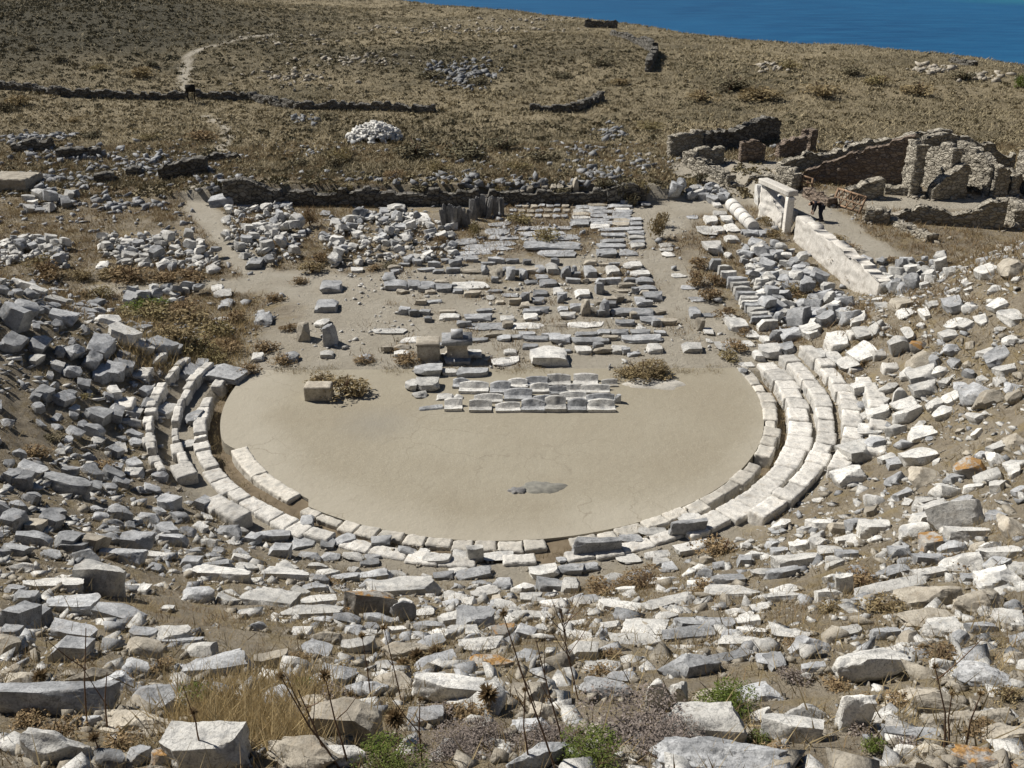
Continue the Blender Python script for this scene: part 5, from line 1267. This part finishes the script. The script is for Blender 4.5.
# ------------------------------------------------------------------ rubble too small to count
def hull(seed):
    q = np.random.default_rng(seed + 400); bm = bmesh.new()
    for p in q.uniform(-.5, .5, (11, 3)): bm.verts.new(p * (1 + .25 * (np.abs(p) > .3)))
    r = bmesh.ops.convex_hull(bm, input=bm.verts)
    bmesh.ops.delete(bm, geom=[v for v in bm.verts if not v.link_faces], context='VERTS')
    bmesh.ops.triangulate(bm, faces=bm.faces); bm.verts.index_update()
    V = np.array([v.co[:] for v in bm.verts]); F = np.array([[v.index for v in f.verts] for f in bm.faces]); bm.free()
    return V - V.mean(0), F
def rubble(P, size, tone, label, seed, flatz=.6):
    q = np.random.default_rng(seed); tem = [hull(s_) for s_ in range(9)]
    Vs, Fs = [], []; n0 = 0
    for t_ in range(len(tem)):
        sel = np.nonzero(q.integers(0, len(tem), len(P)) == t_)[0] if t_ < 0 else np.arange(t_, len(P), len(tem))
        T, Q = tem[t_]; N = len(sel); a = q.uniform(0, 2 * np.pi, N); b = q.uniform(-.35, .35, N)
        S = size[sel][:, None] * q.uniform(.5, 1.2, (N, 3)) * np.array([1.1, .9, flatz])
        L = T[None] * S[:, None, :]
        x = L[..., 0] * np.cos(b)[:, None] - L[..., 2] * np.sin(b)[:, None]; z = L[..., 0] * np.sin(b)[:, None] + L[..., 2] * np.cos(b)[:, None]
        X = x * np.cos(a)[:, None] - L[..., 1] * np.sin(a)[:, None]; Yy = x * np.sin(a)[:, None] + L[..., 1] * np.cos(a)[:, None]
        V = np.stack([X, Yy, z], -1) + P[sel][:, None, :] + np.array([0, 0, 1])[None, None] * (S[:, 2] * .28)[:, None, None]
        Vs.append(V.reshape(-1, 3)); Fs.append((Q[None] + n0 + (np.arange(N) * len(T))[:, None, None]).reshape(-1, 3)); n0 += N * len(T)
    tag(link('rubble', mk_mesh('rubble', np.concatenate(Vs), np.concatenate(Fs), M[tone])), label, 'rubble', kind='stuff')
q = np.random.default_rng(77)
def bowl_pts(n, lo=12.3, hi=35):
    r = np.sqrt(q.uniform(lo ** 2, hi ** 2, n)); t = q.uniform(-120, 120, n)
    xy = np.stack([CX + r * np.sin(np.radians(t)), CY - r * np.cos(np.radians(t))], -1)
    k = (xy[:, 1] > 3) & (fbm(xy[:, 0] * .35, xy[:, 1] * .35, 2.9, 3) > -.14)
    return xy[k], t[k]
for tone, n, lb in (('pale', 9000, 'small pale chips of broken marble over the bowl'), ('grey', 11000, 'small grey stones over the bowl'), ('tan', 6000, 'small tan stones over the bowl'), ('dark', 5000, 'small dark stones over the bowl')):
    xy, t = bowl_pts(n)
    if tone in ('grey', 'dark'): k = (t < -25) | (q.random(len(t)) < .45); xy = xy[k]
    if tone == 'pale': k = (t > -40) | (q.random(len(t)) < .4); xy = xy[k]
    rubble(ztuft(xy), .05 + .34 * q.random(len(xy)) ** 3.2, tone, lb, n, .36)
xy, t = bowl_pts(11000)
rubble(ztuft(xy), .08 + .34 * q.random(len(xy)) ** 2.2, 'pale', 'thin flat marble chips over the bowl', 41, .2)
# grit and soil banked against the stones
pts = []
for s_ in STONES:
    o = s_['o']; n_ = int(np.clip(6 + s_['w'] * .35, 6, 34)); a = q.uniform(0, 2 * np.pi, n_); k_ = q.uniform(.46, .68, n_)
    pts.append(np.stack([o.location.x + np.cos(a) * o.scale[0] * k_, o.location.y + np.sin(a) * o.scale[1] * (k_ + .06)], -1))
pts = np.concatenate(pts); pts = pts[(np.hypot(pts[:, 0] - CX, pts[:, 1] - CY) > 9.8) | (pts[:, 1] > 36.6)]
rubble(ztuft(pts), .03 + .12 * q.random(len(pts)) ** 2, 'tan', 'grit and chips banked against the stones', 91)
sel = pts[q.random(len(pts)) < .55]
V, F = blades(ztuft(sel), 7, q.uniform(.05, .2, len(sel)), .045, 1.0, 92, .8)
tag(link('dry_grass', mk_mesh('dry_grass', V, F, M['leaf_tan'])), 'dry grass sprouting round the feet of the stones', 'grass', kind='stuff')
# fallen stones at the feet of the ruined walls
at = [(px + a, py + b) for (p0, p1, *_r) in W_ for px, py in (p0, p1) for a, b in q.normal(0, 1, (9, 2)) * np.array([9, 2.5])]
P_ = np.array([ground(*v)[:2] for v in at]); rubble(ztuft(P_), .1 + .35 * q.random(len(P_)) ** 1.6, 'tan', 'fallen stones at the feet of the ruined walls', 93)
# fine chips, denser near the camera and over the trodden ground
xy, t = bowl_pts(16000, 20, 35); xy = xy[(xy[:, 1] < 16)]
rubble(ztuft(xy), .015 + .075 * q.random(len(xy)) ** 2, 'tan', 'gravel and chips on the near slope', 31)
xy = np.stack([q.uniform(-9, 10, 2600), q.uniform(36.5, 58, 2600)], -1); xy = xy[fbm(xy[:, 0] * .4, xy[:, 1] * .4, 1.1, 3) > -.05]
rubble(ztuft(xy), .05 + .22 * q.random(len(xy)) ** 3, 'pale', 'small pale chips strewn between the stage blocks', 33)
# small broken marble filling the heaps
pg_ = [[(228, 212), (290, 205), (305, 235), (300, 262), (250, 268), (225, 240)], [(330, 222), (395, 212), (452, 225), (455, 258), (420, 264), (330, 268), (322, 245)], [(98, 240), (150, 236), (200, 240), (222, 262), (215, 275), (120, 266), (98, 252)], [(0, 242), (40, 238), (70, 248), (66, 272), (30, 262), (0, 268)], [(742, 245), (790, 252), (845, 300), (852, 322), (800, 332), (770, 322), (752, 285), (738, 258)]]
hp_ = []
for pl in pg_:
    pl = [ground(*v)[:2] for v in pl]; lo = np.min(pl, 0); hi = np.max(pl, 0)
    c_ = q.uniform(lo, hi, (520, 2)); hp_ += [v for v in c_ if inside(pl, v[0], v[1])]
hp_ = ztuft(np.array(hp_)); hp_[:, 2] += q.random(len(hp_)) ** 2 * .22
rubble(hp_, .14 + .3 * q.random(len(hp_)) ** 1.8, 'pale', 'small broken marble filling the heaps', 37, .7)
# straw grass in the brush thicket
xy = np.array([ground(x, y)[:2] for x, y in zip(q.uniform(118, 250, 520), q.uniform(306, 372, 520))])
V, F = blades(ztuft(xy), 14, q.uniform(.2, .5, len(xy)), .03, .7, 38, .5)
tag(link('dry_grass', mk_mesh('dry_grass', V, F, M['straw'])), 'straw grass growing through the brush thicket', 'grass', kind='stuff')
# flat yards
xy = np.stack([q.uniform(-40, 34, 5200), q.uniform(35, 75, 5200)], -1)
k = (np.hypot(xy[:, 0] - CX, xy[:, 1] - CY) > 11.5) & (fbm(xy[:, 0] * .25, xy[:, 1] * .25, 6.1, 3) > -.02) & ((sand_mask(xy[:, 0], xy[:, 1]) < .6) | (q.random(len(xy)) < .12)); xy = xy[k]
rubble(ztuft(xy), .08 + .42 * q.random(len(xy)) ** 2.4, 'grey', 'loose stones between the heaps and the ruined houses', 5)
# hillside outcrops
def cluster(px, py, rx, ry, n, seed):
    g = np.random.default_rng(seed); return np.array([ground(px + rx * a, py + ry * b)[:2] for a, b in g.normal(0, .45, (n, 2))])
def at_rub(lst, size, tone, label, seed):
    xy = np.concatenate([cluster(*c, seed + i) for i, c in enumerate(lst)]); g = np.random.default_rng(seed)
    rubble(ztuft(xy), g.uniform(*size, len(xy)), tone, label, seed)
hc = ground(373, 143); g_ = np.random.default_rng(3); a_ = g_.uniform(0, 2 * np.pi, 420); k_ = np.sqrt(g_.random(420))
hp = ztuft(np.stack([hc[0] + 2.1 * k_ * np.cos(a_), hc[1] + 1.6 + 1.7 * k_ * np.sin(a_)], -1)); hp[:, 2] += 1.1 * (1 - k_ ** 2) ** .8 - .08
rubble(hp, g_.uniform(.28, .5, 420), 'pale', 'compact white heap of field stones on the hillside', 3, .8)
at_rub([(470, 74, 34, 15, 150), (440, 70, 20, 10, 40)], (.3, .8), 'dark', 'grey scree in the hollow of the far hill', 40)
at_rub([(305, 120, 16, 5, 34), (610, 133, 24, 8, 46), (585, 152, 24, 8, 36), (600, 175, 30, 8, 60), (640, 165, 14, 12, 26), (400, 180, 80, 6, 50), (520, 185, 90, 5, 50)], (.2, .65), 'dark', 'loose grey stones on the hillside above the terrace wall', 60)
at_rub([(290, 78, 50, 12, 90), (360, 60, 60, 8, 90), (470, 30, 120, 5, 160), (520, 20, 60, 3, 60), (300, 40, 60, 10, 40)], (.25, .7), 'tan', 'pale stones scattered over the upper hillside', 80)
at_rub([(930, 70, 26, 5, 60), (775, 68, 20, 4, 24), (985, 78, 30, 4, 30)], (.3, .9), 'tan', 'pale bare rocks on the slope near the crest', 100)
at_rub([(35, 140, 40, 8, 90), (75, 155, 60, 10, 140), (150, 165, 60, 12, 140), (60, 180, 60, 12, 80), (130, 205, 60, 10, 70), (215, 180, 24, 16, 40)], (.2, .7), 'dark', 'broken grey stones of the ruins at the scrub field edge', 120)

# ------------------------------------------------------------------ dry thistles in front
def thistle(base, top, head, label, ball=False, branches=0):
    P = ground(*base); T = at_y(top[0], top[1], P[1]); s = depth(P) / FPX
    r = empty('dry_thistle', P); tag(r, label, 'thistle', 'dry thistle stalks near the camera')
    D = Vector(T - P); m = MB(); mid = D * .5 + Vector((random.uniform(-.03, .03), random.uniform(-.05, .05), 0))
    m.tube([(0, 0, -.05), mid * .5 + D * 0, mid, D], [.0085, .008, .0065, .004], 5)
    for b in range(branches):
        f = random.uniform(.35, .85); p = D * f; q2 = p + Vector((random.uniform(-.28, .28), random.uniform(-.1, .1), random.uniform(.18, .45)))
        m.tube([p, (p + q2) / 2 + Vector((0, 0, -.02)), q2], [.005, .004, .0025], 4)
    m.build('stem', M['twig'], r)
    if head:
        hd = head * s
        g = np.random.default_rng(int(top[0] * 7)); n = 260 if ball else 120
        d = g.normal(size=(n, 3)); d /= np.linalg.norm(d, axis=1, keepdims=True)
        if not ball: d[:, 2] = d[:, 2] * .8 + .25
        b = np.cross(d, g.normal(size=(n, 3))); b /= np.linalg.norm(b, axis=1, keepdims=True)
        o = np.array(D)[None]; V = np.stack([o + b * hd * .16, o - b * hd * .16, o + d * hd * g.uniform(.65, 1.1, (n, 1))], 1).reshape(-1, 3)
        link('seed_head', mk_mesh('seed_head', V, np.arange(n * 3).reshape(-1, 3), M['leaf_brown']), r)
TH = [((350, 768), (325, 676), 9, 'tall dry thistle with a round head over the straw grass edge', 0, 1), ((343, 770), (281, 677), 6, 'leaning thistle with a small head tilting over the straw grass', 0, 1),
 ((399, 742), (395, 718), 13, 'fat round tan thistle head beside the large tan-grey block', 1, 0), ((353, 720), (351, 695), 5, 'short thistle with a small brown head behind the large tan-grey block', 0, 0),
 ((402, 702), (384, 628), 5, 'thin dark paired thistle stalk above the heath', 0, 1), ((372, 704), (362, 636), 5, 'thin thistle stalk with a small head beside the paired stalk', 0, 1),
 ((490, 708), (488, 694), 13, 'big fluffy brown thistle head at the end of the pale undercut block', 1, 0), ((404, 672), (403, 664), 9, 'low pale tan thistle head, lowest of the three fluffy ones', 1, 0), ((419, 668), (417, 655), 9, 'low pale tan thistle head, middle of the three fluffy ones', 1, 0), ((440, 666), (437, 652), 9, 'low pale tan thistle head, largest-stemmed of the three fluffy ones', 1, 0),
 ((558, 772), (503, 614), 6, 'tallest reddish thistle stalk leaning across the middle of the near slope', 0, 3), ((579, 700), (560, 606), 0, 'bare twiggy dry stalk with many fine branches', 0, 14), ((567, 755), (536, 640), 0, 'bare reddish stalk between the tallest thistle and the heath', 0, 3),
 ((945, 752), (935, 667), 5, 'dry thistle with a dark head above the low bedrock', 0, 1), ((950, 745), (952, 694), 4, 'short dry thistle with a small dark head over bedrock', 0, 0), ((966, 748), (981, 694), 5, 'dry thistle leaning away from the pair over the bedrock', 0, 0),
 ((40, 692), (40, 676), 9, 'tan thistle head above the long cut seat block', 1, 0), ((205, 764), (194, 712), 6, 'thistle with a dark head in the straw patch', 0, 1), ((97, 758), (94, 738), 8, 'dark cone-shaped seed head beside the jagged white boulder', 0, 0),
 ((87, 730), (86, 628), 0, 'straight bare stalk crossing the dark end of the cut seat block', 0, 1), ((107, 728), (107, 672), 0, 'shorter bare stalk near the dark end of the cut seat block', 0, 1), ((330, 765), (298, 690), 0, 'thin bare twig in front of the low tan hump', 0, 2), ((422, 760), (420, 700), 4, 'thin stalk in front of the small grey block', 0, 2), ((690, 768), (645, 752), 0, 'pale bent twig lying across the heath bush', 0, 0),
 ((530, 765), (525, 690), 4, 'slim stalk with a tiny head right of the fluffy brown head', 0, 1)]
for b, t, hd, lb, ball, br in TH: thistle(b, t, hd, lb, bool(ball), br)

# ------------------------------------------------------------------ person in black bending forward beside the wall
def person():
    P = ground(820, 221); r = empty('person', P); r.rotation_euler = (0, 0, 0)
    tag(r, 'person in black clothes bending forward on the raised path behind the white wall', 'person')
    J = {'pelvis': (0, 0, .86, .135), 'waist': (-.13, 0, .98, .125), 'chest': (-.34, 0, 1.06, .145), 'neck': (-.50, 0, 1.04, .06), 'head0': (-.58, 0, 1.0, .085), 'head1': (-.68, 0, .93, .095), 'head2': (-.74, 0, .88, .055),
         'shL': (-.40, .18, 1.05, .07), 'elL': (-.42, .22, .78, .05), 'wrL': (-.46, .16, .56, .035), 'haL': (-.48, .14, .47, .035), 'shR': (-.40, -.18, 1.05, .07), 'elR': (-.42, -.22, .78, .05), 'wrR': (-.46, -.16, .56, .035), 'haR': (-.48, -.14, .47, .035),
         'hipL': (.0, .1, .82, .10), 'knL': (-.04, .12, .46, .07), 'anL': (.04, .13, .09, .05), 'toL': (-.13, .13, .04, .045), 'hipR': (.0, -.1, .82, .10), 'knR': (-.06, -.12, .46, .07), 'anR': (.10, -.13, .09, .05), 'toR': (-.07, -.13, .04, .045)}
    E = [('pelvis', 'waist'), ('waist', 'chest'), ('chest', 'neck'), ('neck', 'head0'), ('head0', 'head1'), ('head1', 'head2'), ('chest', 'shL'), ('shL', 'elL'), ('elL', 'wrL'), ('wrL', 'haL'), ('chest', 'shR'), ('shR', 'elR'), ('elR', 'wrR'), ('wrR', 'haR'), ('pelvis', 'hipL'), ('hipL', 'knL'), ('knL', 'anL'), ('anL', 'toL'), ('pelvis', 'hipR'), ('hipR', 'knR'), ('knR', 'anR'), ('anR', 'toR')]
    ks = list(J)
    for side, sg in (('L', 1), ('R', -1)):
        hx, hy, hz, _ = J['ha' + side]
        for f in range(5):
            k1, k2 = f'f{side}{f}a', f'f{side}{f}b'
            ox = (f - 1.5) * .022 if f < 4 else -.045
            J[k1] = (hx + ox, hy, hz - (.05 if f < 4 else .02), .010); J[k2] = (hx + ox * 1.1 - .01, hy - sg * .015, hz - (.10 - .01 * abs(f - 1.5) if f < 4 else .06), .008)
            E += [('ha' + side, k1), (k1, k2)]
    ks = list(J)
    def skin(names, edges, grow, name, mat, rootn):
        me = bpy.data.meshes.new(name); me.from_pydata([J[k][:3] for k in names], [(names.index(a), names.index(b)) for a, b in edges], [])
        o = link(name, me); md = o.modifiers.new('s', 'SKIN'); md.use_smooth_shade = True
        for i, k in enumerate(names):
            v = me.skin_vertices[0].data[i]; v.radius = (J[k][3] + grow,) * 2; v.use_root = (k == rootn)
        sb = o.modifiers.new('d', 'SUBSURF'); sb.levels = 2; sb.render_levels = 2
        dg = bpy.context.evaluated_depsgraph_get(); dg.update()
        m2 = bpy.data.meshes.new_from_object(o.evaluated_get(dg)); m2.name = name
        bpy.data.objects.remove(o); m2.materials.clear(); m2.materials.append(mat)
        for p_ in m2.polygons: p_.use_smooth = True
        return link(name, m2, r)
    M['skin'] = simple('skin', (.42, .26, .18), rnd=0); M['black'] = simple('black_cloth', (.012, .012, .016), rnd=0); M['navy'] = simple('dark_trousers', (.018, .02, .032), rnd=0); M['hair'] = simple('dark_hair', (.015, .01, .008), rnd=0)
    b = skin(ks, E, 0, 'body', M['skin'], 'pelvis')
    top = ['pelvis', 'waist', 'chest', 'shL', 'elL', 'wrL', 'shR', 'elR', 'wrR']
    skin(top, [e for e in E if e[0] in top and e[1] in top], .022, 'black_jacket', M['black'], 'pelvis')
    leg = ['pelvis', 'hipL', 'knL', 'anL', 'hipR', 'knR', 'anR']
    skin(leg, [e for e in E if e[0] in leg and e[1] in leg], .02, 'trousers', M['navy'], 'pelvis')
    for sd, y in (('L', .13), ('R', -.13)):
        a = J['an' + sd]; m = MB(); m.tube([(a[0] + .06, y, .05), (a[0] - .05, y, .06), (a[0] - .19, y, .045), (a[0] - .23, y, .04)], [.055, .06, .05, .02], 10); m.build('shoe', M['black'], r, True)
    V, Q = _CG[5]; s_ = V / np.linalg.norm(V, axis=1, keepdims=True) * .118
    s_ = s_[:, :] * np.array([1, .92, 1]); s_[:, 0] = np.where(s_[:, 0] < -.03, -.03 + (s_[:, 0] + .03) * .3, s_[:, 0])
    link('hair', mk_mesh('hair', s_ + np.array([-.63, 0, 1.0]), Q, M['hair'], True), r)
    m = MB()
    for y in (-.035, .035): m.box((-.765, y, .90), (.02, .02, .015))
    m.build('eye', M['hair'], r)
person()
# ------------------------------------------------------------------ labels: each says which one
ANCH = [("the orange-capped boulder", 372, 605), ("the split white upright stone", 665, 697), ("the pyramid-like boulder", 875, 672), ("the long cut seat block", 50, 705), ("the fluted slab", 212, 665),
 ("the straw grass patch", 255, 715), ("the pale undercut block", 447, 690), ("the grey heath bush", 640, 725), ("the bluish flat flag", 735, 658), ("the lone white cube", 845, 588), ("the black-based tan boulder", 886, 604),
 ("the orange-cornered dark block", 936, 545), ("the cream boulder below the rim", 617, 578), ("the white wedge slab", 265, 595), ("the dark square-faced block", 134, 540), ("the long white broken slab", 217, 575),
 ("the propped grey slab", 63, 608), ("the cube block by the gutter", 475, 555), ("the orange-topped dark block", 504, 632), ("the very large cracked slab", 650, 632), ("the bare twiggy stalk", 565, 625),
 ("the lone block on the orchestra", 318, 393), ("the brush thicket", 190, 335), ("the frame-edge dark block", 12, 318), ("the slab over the black hollow", 62, 485), ("the shaded seat rows", 175, 430), ("the sunlit seat rows", 815, 440),
 ("the squared cube on the sunny slope", 901, 346), ("the white retaining wall", 840, 280), ("the white pillar", 787, 218), ("the fallen drums", 742, 215), ("the line of slabs on edge", 740, 290), ("the bent person", 820, 212),
 ("the leaning lattice gate", 845, 200), ("the square pedestal", 428, 352), ("the moulded base", 457, 350), ("the low tan bush", 645, 370), ("the dished seat blocks", 540, 390), ("the squared tan post", 586, 310),
 ("the dark standing slabs", 470, 212), ("the long stored slabs", 550, 245), ("the widest slab rank", 620, 230), ("the footpath fork", 255, 276), ("the upright white posts", 283, 212), ("the stone platform", 15, 178),
 ("the terrace wall stub", 248, 195), ("the tan bush pair", 335, 382), ("the gap below the terrace wall", 380, 205), ("the sunken room wall", 935, 215), ("the plaster patch", 540, 488), ("the pit of bushes", 630, 195),
 ("the notice board", 192, 95), ("the white field-stone heap", 372, 133), ("the far house", 735, 150), ("the crest below the sea", 760, 48), ("the bend in the footpath", 212, 205), ("the white stone beam", 780, 188)]
SIZEW = lambda w: 'very large' if w > 60 else 'large' if w > 34 else 'medium' if w > 18 else 'small' if w > 9 else 'tiny'
TONEW = {'w': ['pale', 'whitish'], 'g': ['grey', 'mid-grey'], 'd': ['dark grey', 'darkish'], 't': ['tan', 'buff'], 'o': ['orange-lichened', 'orange-stained'], 's': ['slate-dark', 'blackish']}
KW = {'b': ['block', 'angular block'], 's': ['flat slab', 'slab'], 'r': ['rough stone', 'boulder'], 'f': ['bedrock hump', 'low bedrock'], 'u': ['upright stone', 'standing stone']}
NAMEW = {'stored_slab': 'stacked slab', 'small_block': 'small squared block', 'standing_slab': 'thin standing slab', 'marble_piece': 'marble piece', 'building_block': 'building block', 'rubble_piece': 'rubble stone', 'stage_block': 'cut block', 'long_slab': 'long slab', 'seat_fragment': 'seat fragment'}
VEGW = {'green': 'fresh green', 'olive': 'olive', 'tan': 'straw-tan', 'brown': 'rusty brown', 'heath': 'grey twiggy', 'dark': 'dark'}
CATW = {'tumbled_block': 'stone block', 'flat_slab': 'stone slab', 'boulder': 'boulder', 'bedrock_hump': 'bedrock', 'upright_stone': 'standing stone', 'stage_block': 'stone block', 'stored_slab': 'stone slab', 'small_block': 'stone block', 'standing_slab': 'standing stone', 'marble_piece': 'stone', 'building_block': 'stone block', 'rubble_piece': 'stone', 'book_slab': 'stone slab', 'long_slab': 'stone slab', 'seat_fragment': 'stone fragment', 'shrub': 'shrub'}
GRPW = {'tumbled_block': 'tumbled blocks on the bowl slopes', 'flat_slab': 'flat slabs on the bowl slopes', 'boulder': 'boulders on the bowl slopes', 'bedrock_hump': 'bedrock humps near the camera', 'upright_stone': 'upright stones', 'stage_block': 'blocks laid out round the stage and yard', 'stored_slab': 'slabs stored in ranks', 'small_block': 'small squared blocks in rows', 'standing_slab': 'dark slabs standing on end', 'marble_piece': 'marble pieces heaped by the path', 'building_block': 'building blocks heaped beside the white wall', 'rubble_piece': 'rubble stones in loose heaps', 'long_slab': 'long slabs in the store yard', 'seat_fragment': 'seat fragments on the orchestra', 'shrub': 'dry shrubs'}
used = {o['label'] for o in COL.objects if o.get('label')}
from collections import Counter
class Lab:
    def pick(s, cands):
        for c in cands:
            if c not in used and 4 <= len(c.split()) <= 16:
                used.add(c); return c
        return None
LB = Lab()
def rel(dx, dy):
    d = math.hypot(dx, dy); a = math.degrees(math.atan2(-dy, dx)) % 360
    w = ['right of', 'beyond and right of', 'beyond', 'beyond and left of', 'left of', 'in front and left of', 'in front of', 'in front and right of'][int((a + 22.5) // 45) % 8]
    return w, ('touching' if d < 7 else 'just' if d < 28 else '' if d < 70 else 'well')
def shape_word(e):
    asp = e['w'] / max(e['h'], 1)
    return 'long' if asp > 3.2 else 'wide' if asp > 2.1 else 'squat' if asp > 1.3 else 'chunky' if asp > .8 else 'tall'
def auto(e):
    name = e['o'].name.split('.')[0]
    near = sorted(ANCH, key=lambda a: math.hypot(a[1] - e['px'], (a[2] - e['py']) * 1.15))
    cands = []
    if e['kind'] == 'v': heads = [f"{SIZEW(e['w'])} {VEGW[e['tone']]} shrub", f"{shape_word(e)} {VEGW[e['tone']]} shrub", f"{SIZEW(e['w'])} {shape_word(e)} {VEGW[e['tone']]} shrub"]
    else:
        tn = TONEW[e['tone']]; kn = [NAMEW[name]] if name in NAMEW else KW[e['kind']]
        heads = [f"{SIZEW(e['w'])} {tn[0]} {kn[0]}", f"{shape_word(e)} {tn[0]} {kn[-1]}", f"{SIZEW(e['w'])} {shape_word(e)} {tn[0]} {kn[0]}", f"{shape_word(e)} {tn[1]} {kn[0]}", f"{SIZEW(e['w'])} {tn[1]} {kn[-1]}"]
        tilt = max(abs(e['o'].rotation_euler.x), abs(e['o'].rotation_euler.y))
        if tilt > .2: heads.insert(0, f"tilted {SIZEW(e['w'])} {tn[0]} {kn[0]}")
    for a in near[:2]:
        w, h = rel(e['px'] - a[1], e['py'] - a[2])
        for hd in heads: cands.append(' '.join(f"{hd} {h} {w} {a[0]}".split()) if h != 'touching' else f"{hd} right at {a[0]}")
    a, b = near[0], near[1]
    for hd in heads: cands.append(f"{hd} between {a[0]} and {b[0]}")
    for a in near[2:6]:
        w, h = rel(e['px'] - a[1], e['py'] - a[2])
        for hd in heads: cands.append(' '.join(f"{hd} {h} {w} {a[0]}".split()) if h != 'touching' else f"{hd} right at {a[0]}")
    # tell apart by order of size or place among those sharing the same words
    base = cands[0]
    for od in ('second', 'third', 'fourth', 'fifth', 'sixth', 'seventh', 'eighth', 'ninth', 'tenth', 'eleventh', 'twelfth'): cands.append(f"{od} {base}")
    return LB.pick(cands) or base
allst = STONES + VEG
for e in allst:
    if e.get('label') and e['label'] not in used: used.add(e['label'])
    elif e.get('label'): e['label'] = None
allst.sort(key=lambda e: -e['w'] * e['h'])
for e in allst:
    name = e['o'].name.split('.')[0]
    lb = e['label'] or auto(e)
    tag(e['o'], lb, CATW.get(name, 'stone'), e.get('group') or GRPW.get(name))
# seat rows: numbered along each arc by what they stand beside
rows = {}
for o, top, words in SEATS:
    th = math.degrees(math.atan2(top[0] - CX, -(top[1] - CY))); zone = 'shaded' if th < -32 else 'sunlit' if th > 33 else 'front'
    rows.setdefault((words, zone), []).append((th, o, top))
ORD = ['first', 'second', 'third', 'fourth', 'fifth', 'sixth', 'seventh', 'eighth', 'ninth', 'tenth', 'eleventh', 'twelfth', 'thirteenth', 'fourteenth', 'fifteenth', 'sixteenth', 'seventeenth', 'eighteenth', 'nineteenth', 'twentieth', 'twenty-first', 'twenty-second', 'twenty-third', 'twenty-fourth', 'twenty-fifth', 'twenty-sixth', 'twenty-seventh', 'twenty-eighth', 'twenty-ninth', 'thirtieth']
for (words, zone), ls in rows.items():
    ls.sort(key=lambda q: abs(q[0]) if zone != 'front' else q[0])
    for k, (th, o, top) in enumerate(ls):
        nn = len(ls)
        back = nn - 1 - k
        what = 'flat rim slab of the orchestra' if words == 'rim' else f'white seat block in the {words} row'
        arc = {'shaded': 'shaded arc by the brush thicket', 'sunlit': 'sunlit arc by the white wall', 'front': 'middle arc below the orchestra'}[zone]
        end = {'shaded': ('near', 'far'), 'sunlit': ('near', 'far'), 'front': ('shaded', 'sunlit')}[zone]
        if k == 0: q = f'last at the {end[0]} end'
        elif back == 0: q = f'last at the {end[1]} end'
        elif k <= back: q = f'{ORD[k]} from the {end[0]} end'
        else: q = f'{ORD[back]} from the {end[1]} end'
        lb = f'{what}, {arc}, {q}'
        if len(lb.split()) > 16: lb = f"{'rim slab' if words == 'rim' else words + '-row seat block'}, {arc}, {q}"
        used.add(lb); tag(o, lb, 'rim slab' if words == 'rim' else 'seat block', 'rim slabs round the orchestra' if words == 'rim' else 'curved rows of marble seat blocks')
dup_ = [k for k, v in Counter(o['label'] for o in COL.objects if o.get('label') and o.get('category')).items() if v > 1]
print('labels used', len(used), 'shared', len(dup_), dup_[:6])
long_ = [o['label'] for o in COL.objects if o.get('label') and not 4 <= len(o['label'].split()) <= 16]
print('length faults', len(long_), long_[:5])
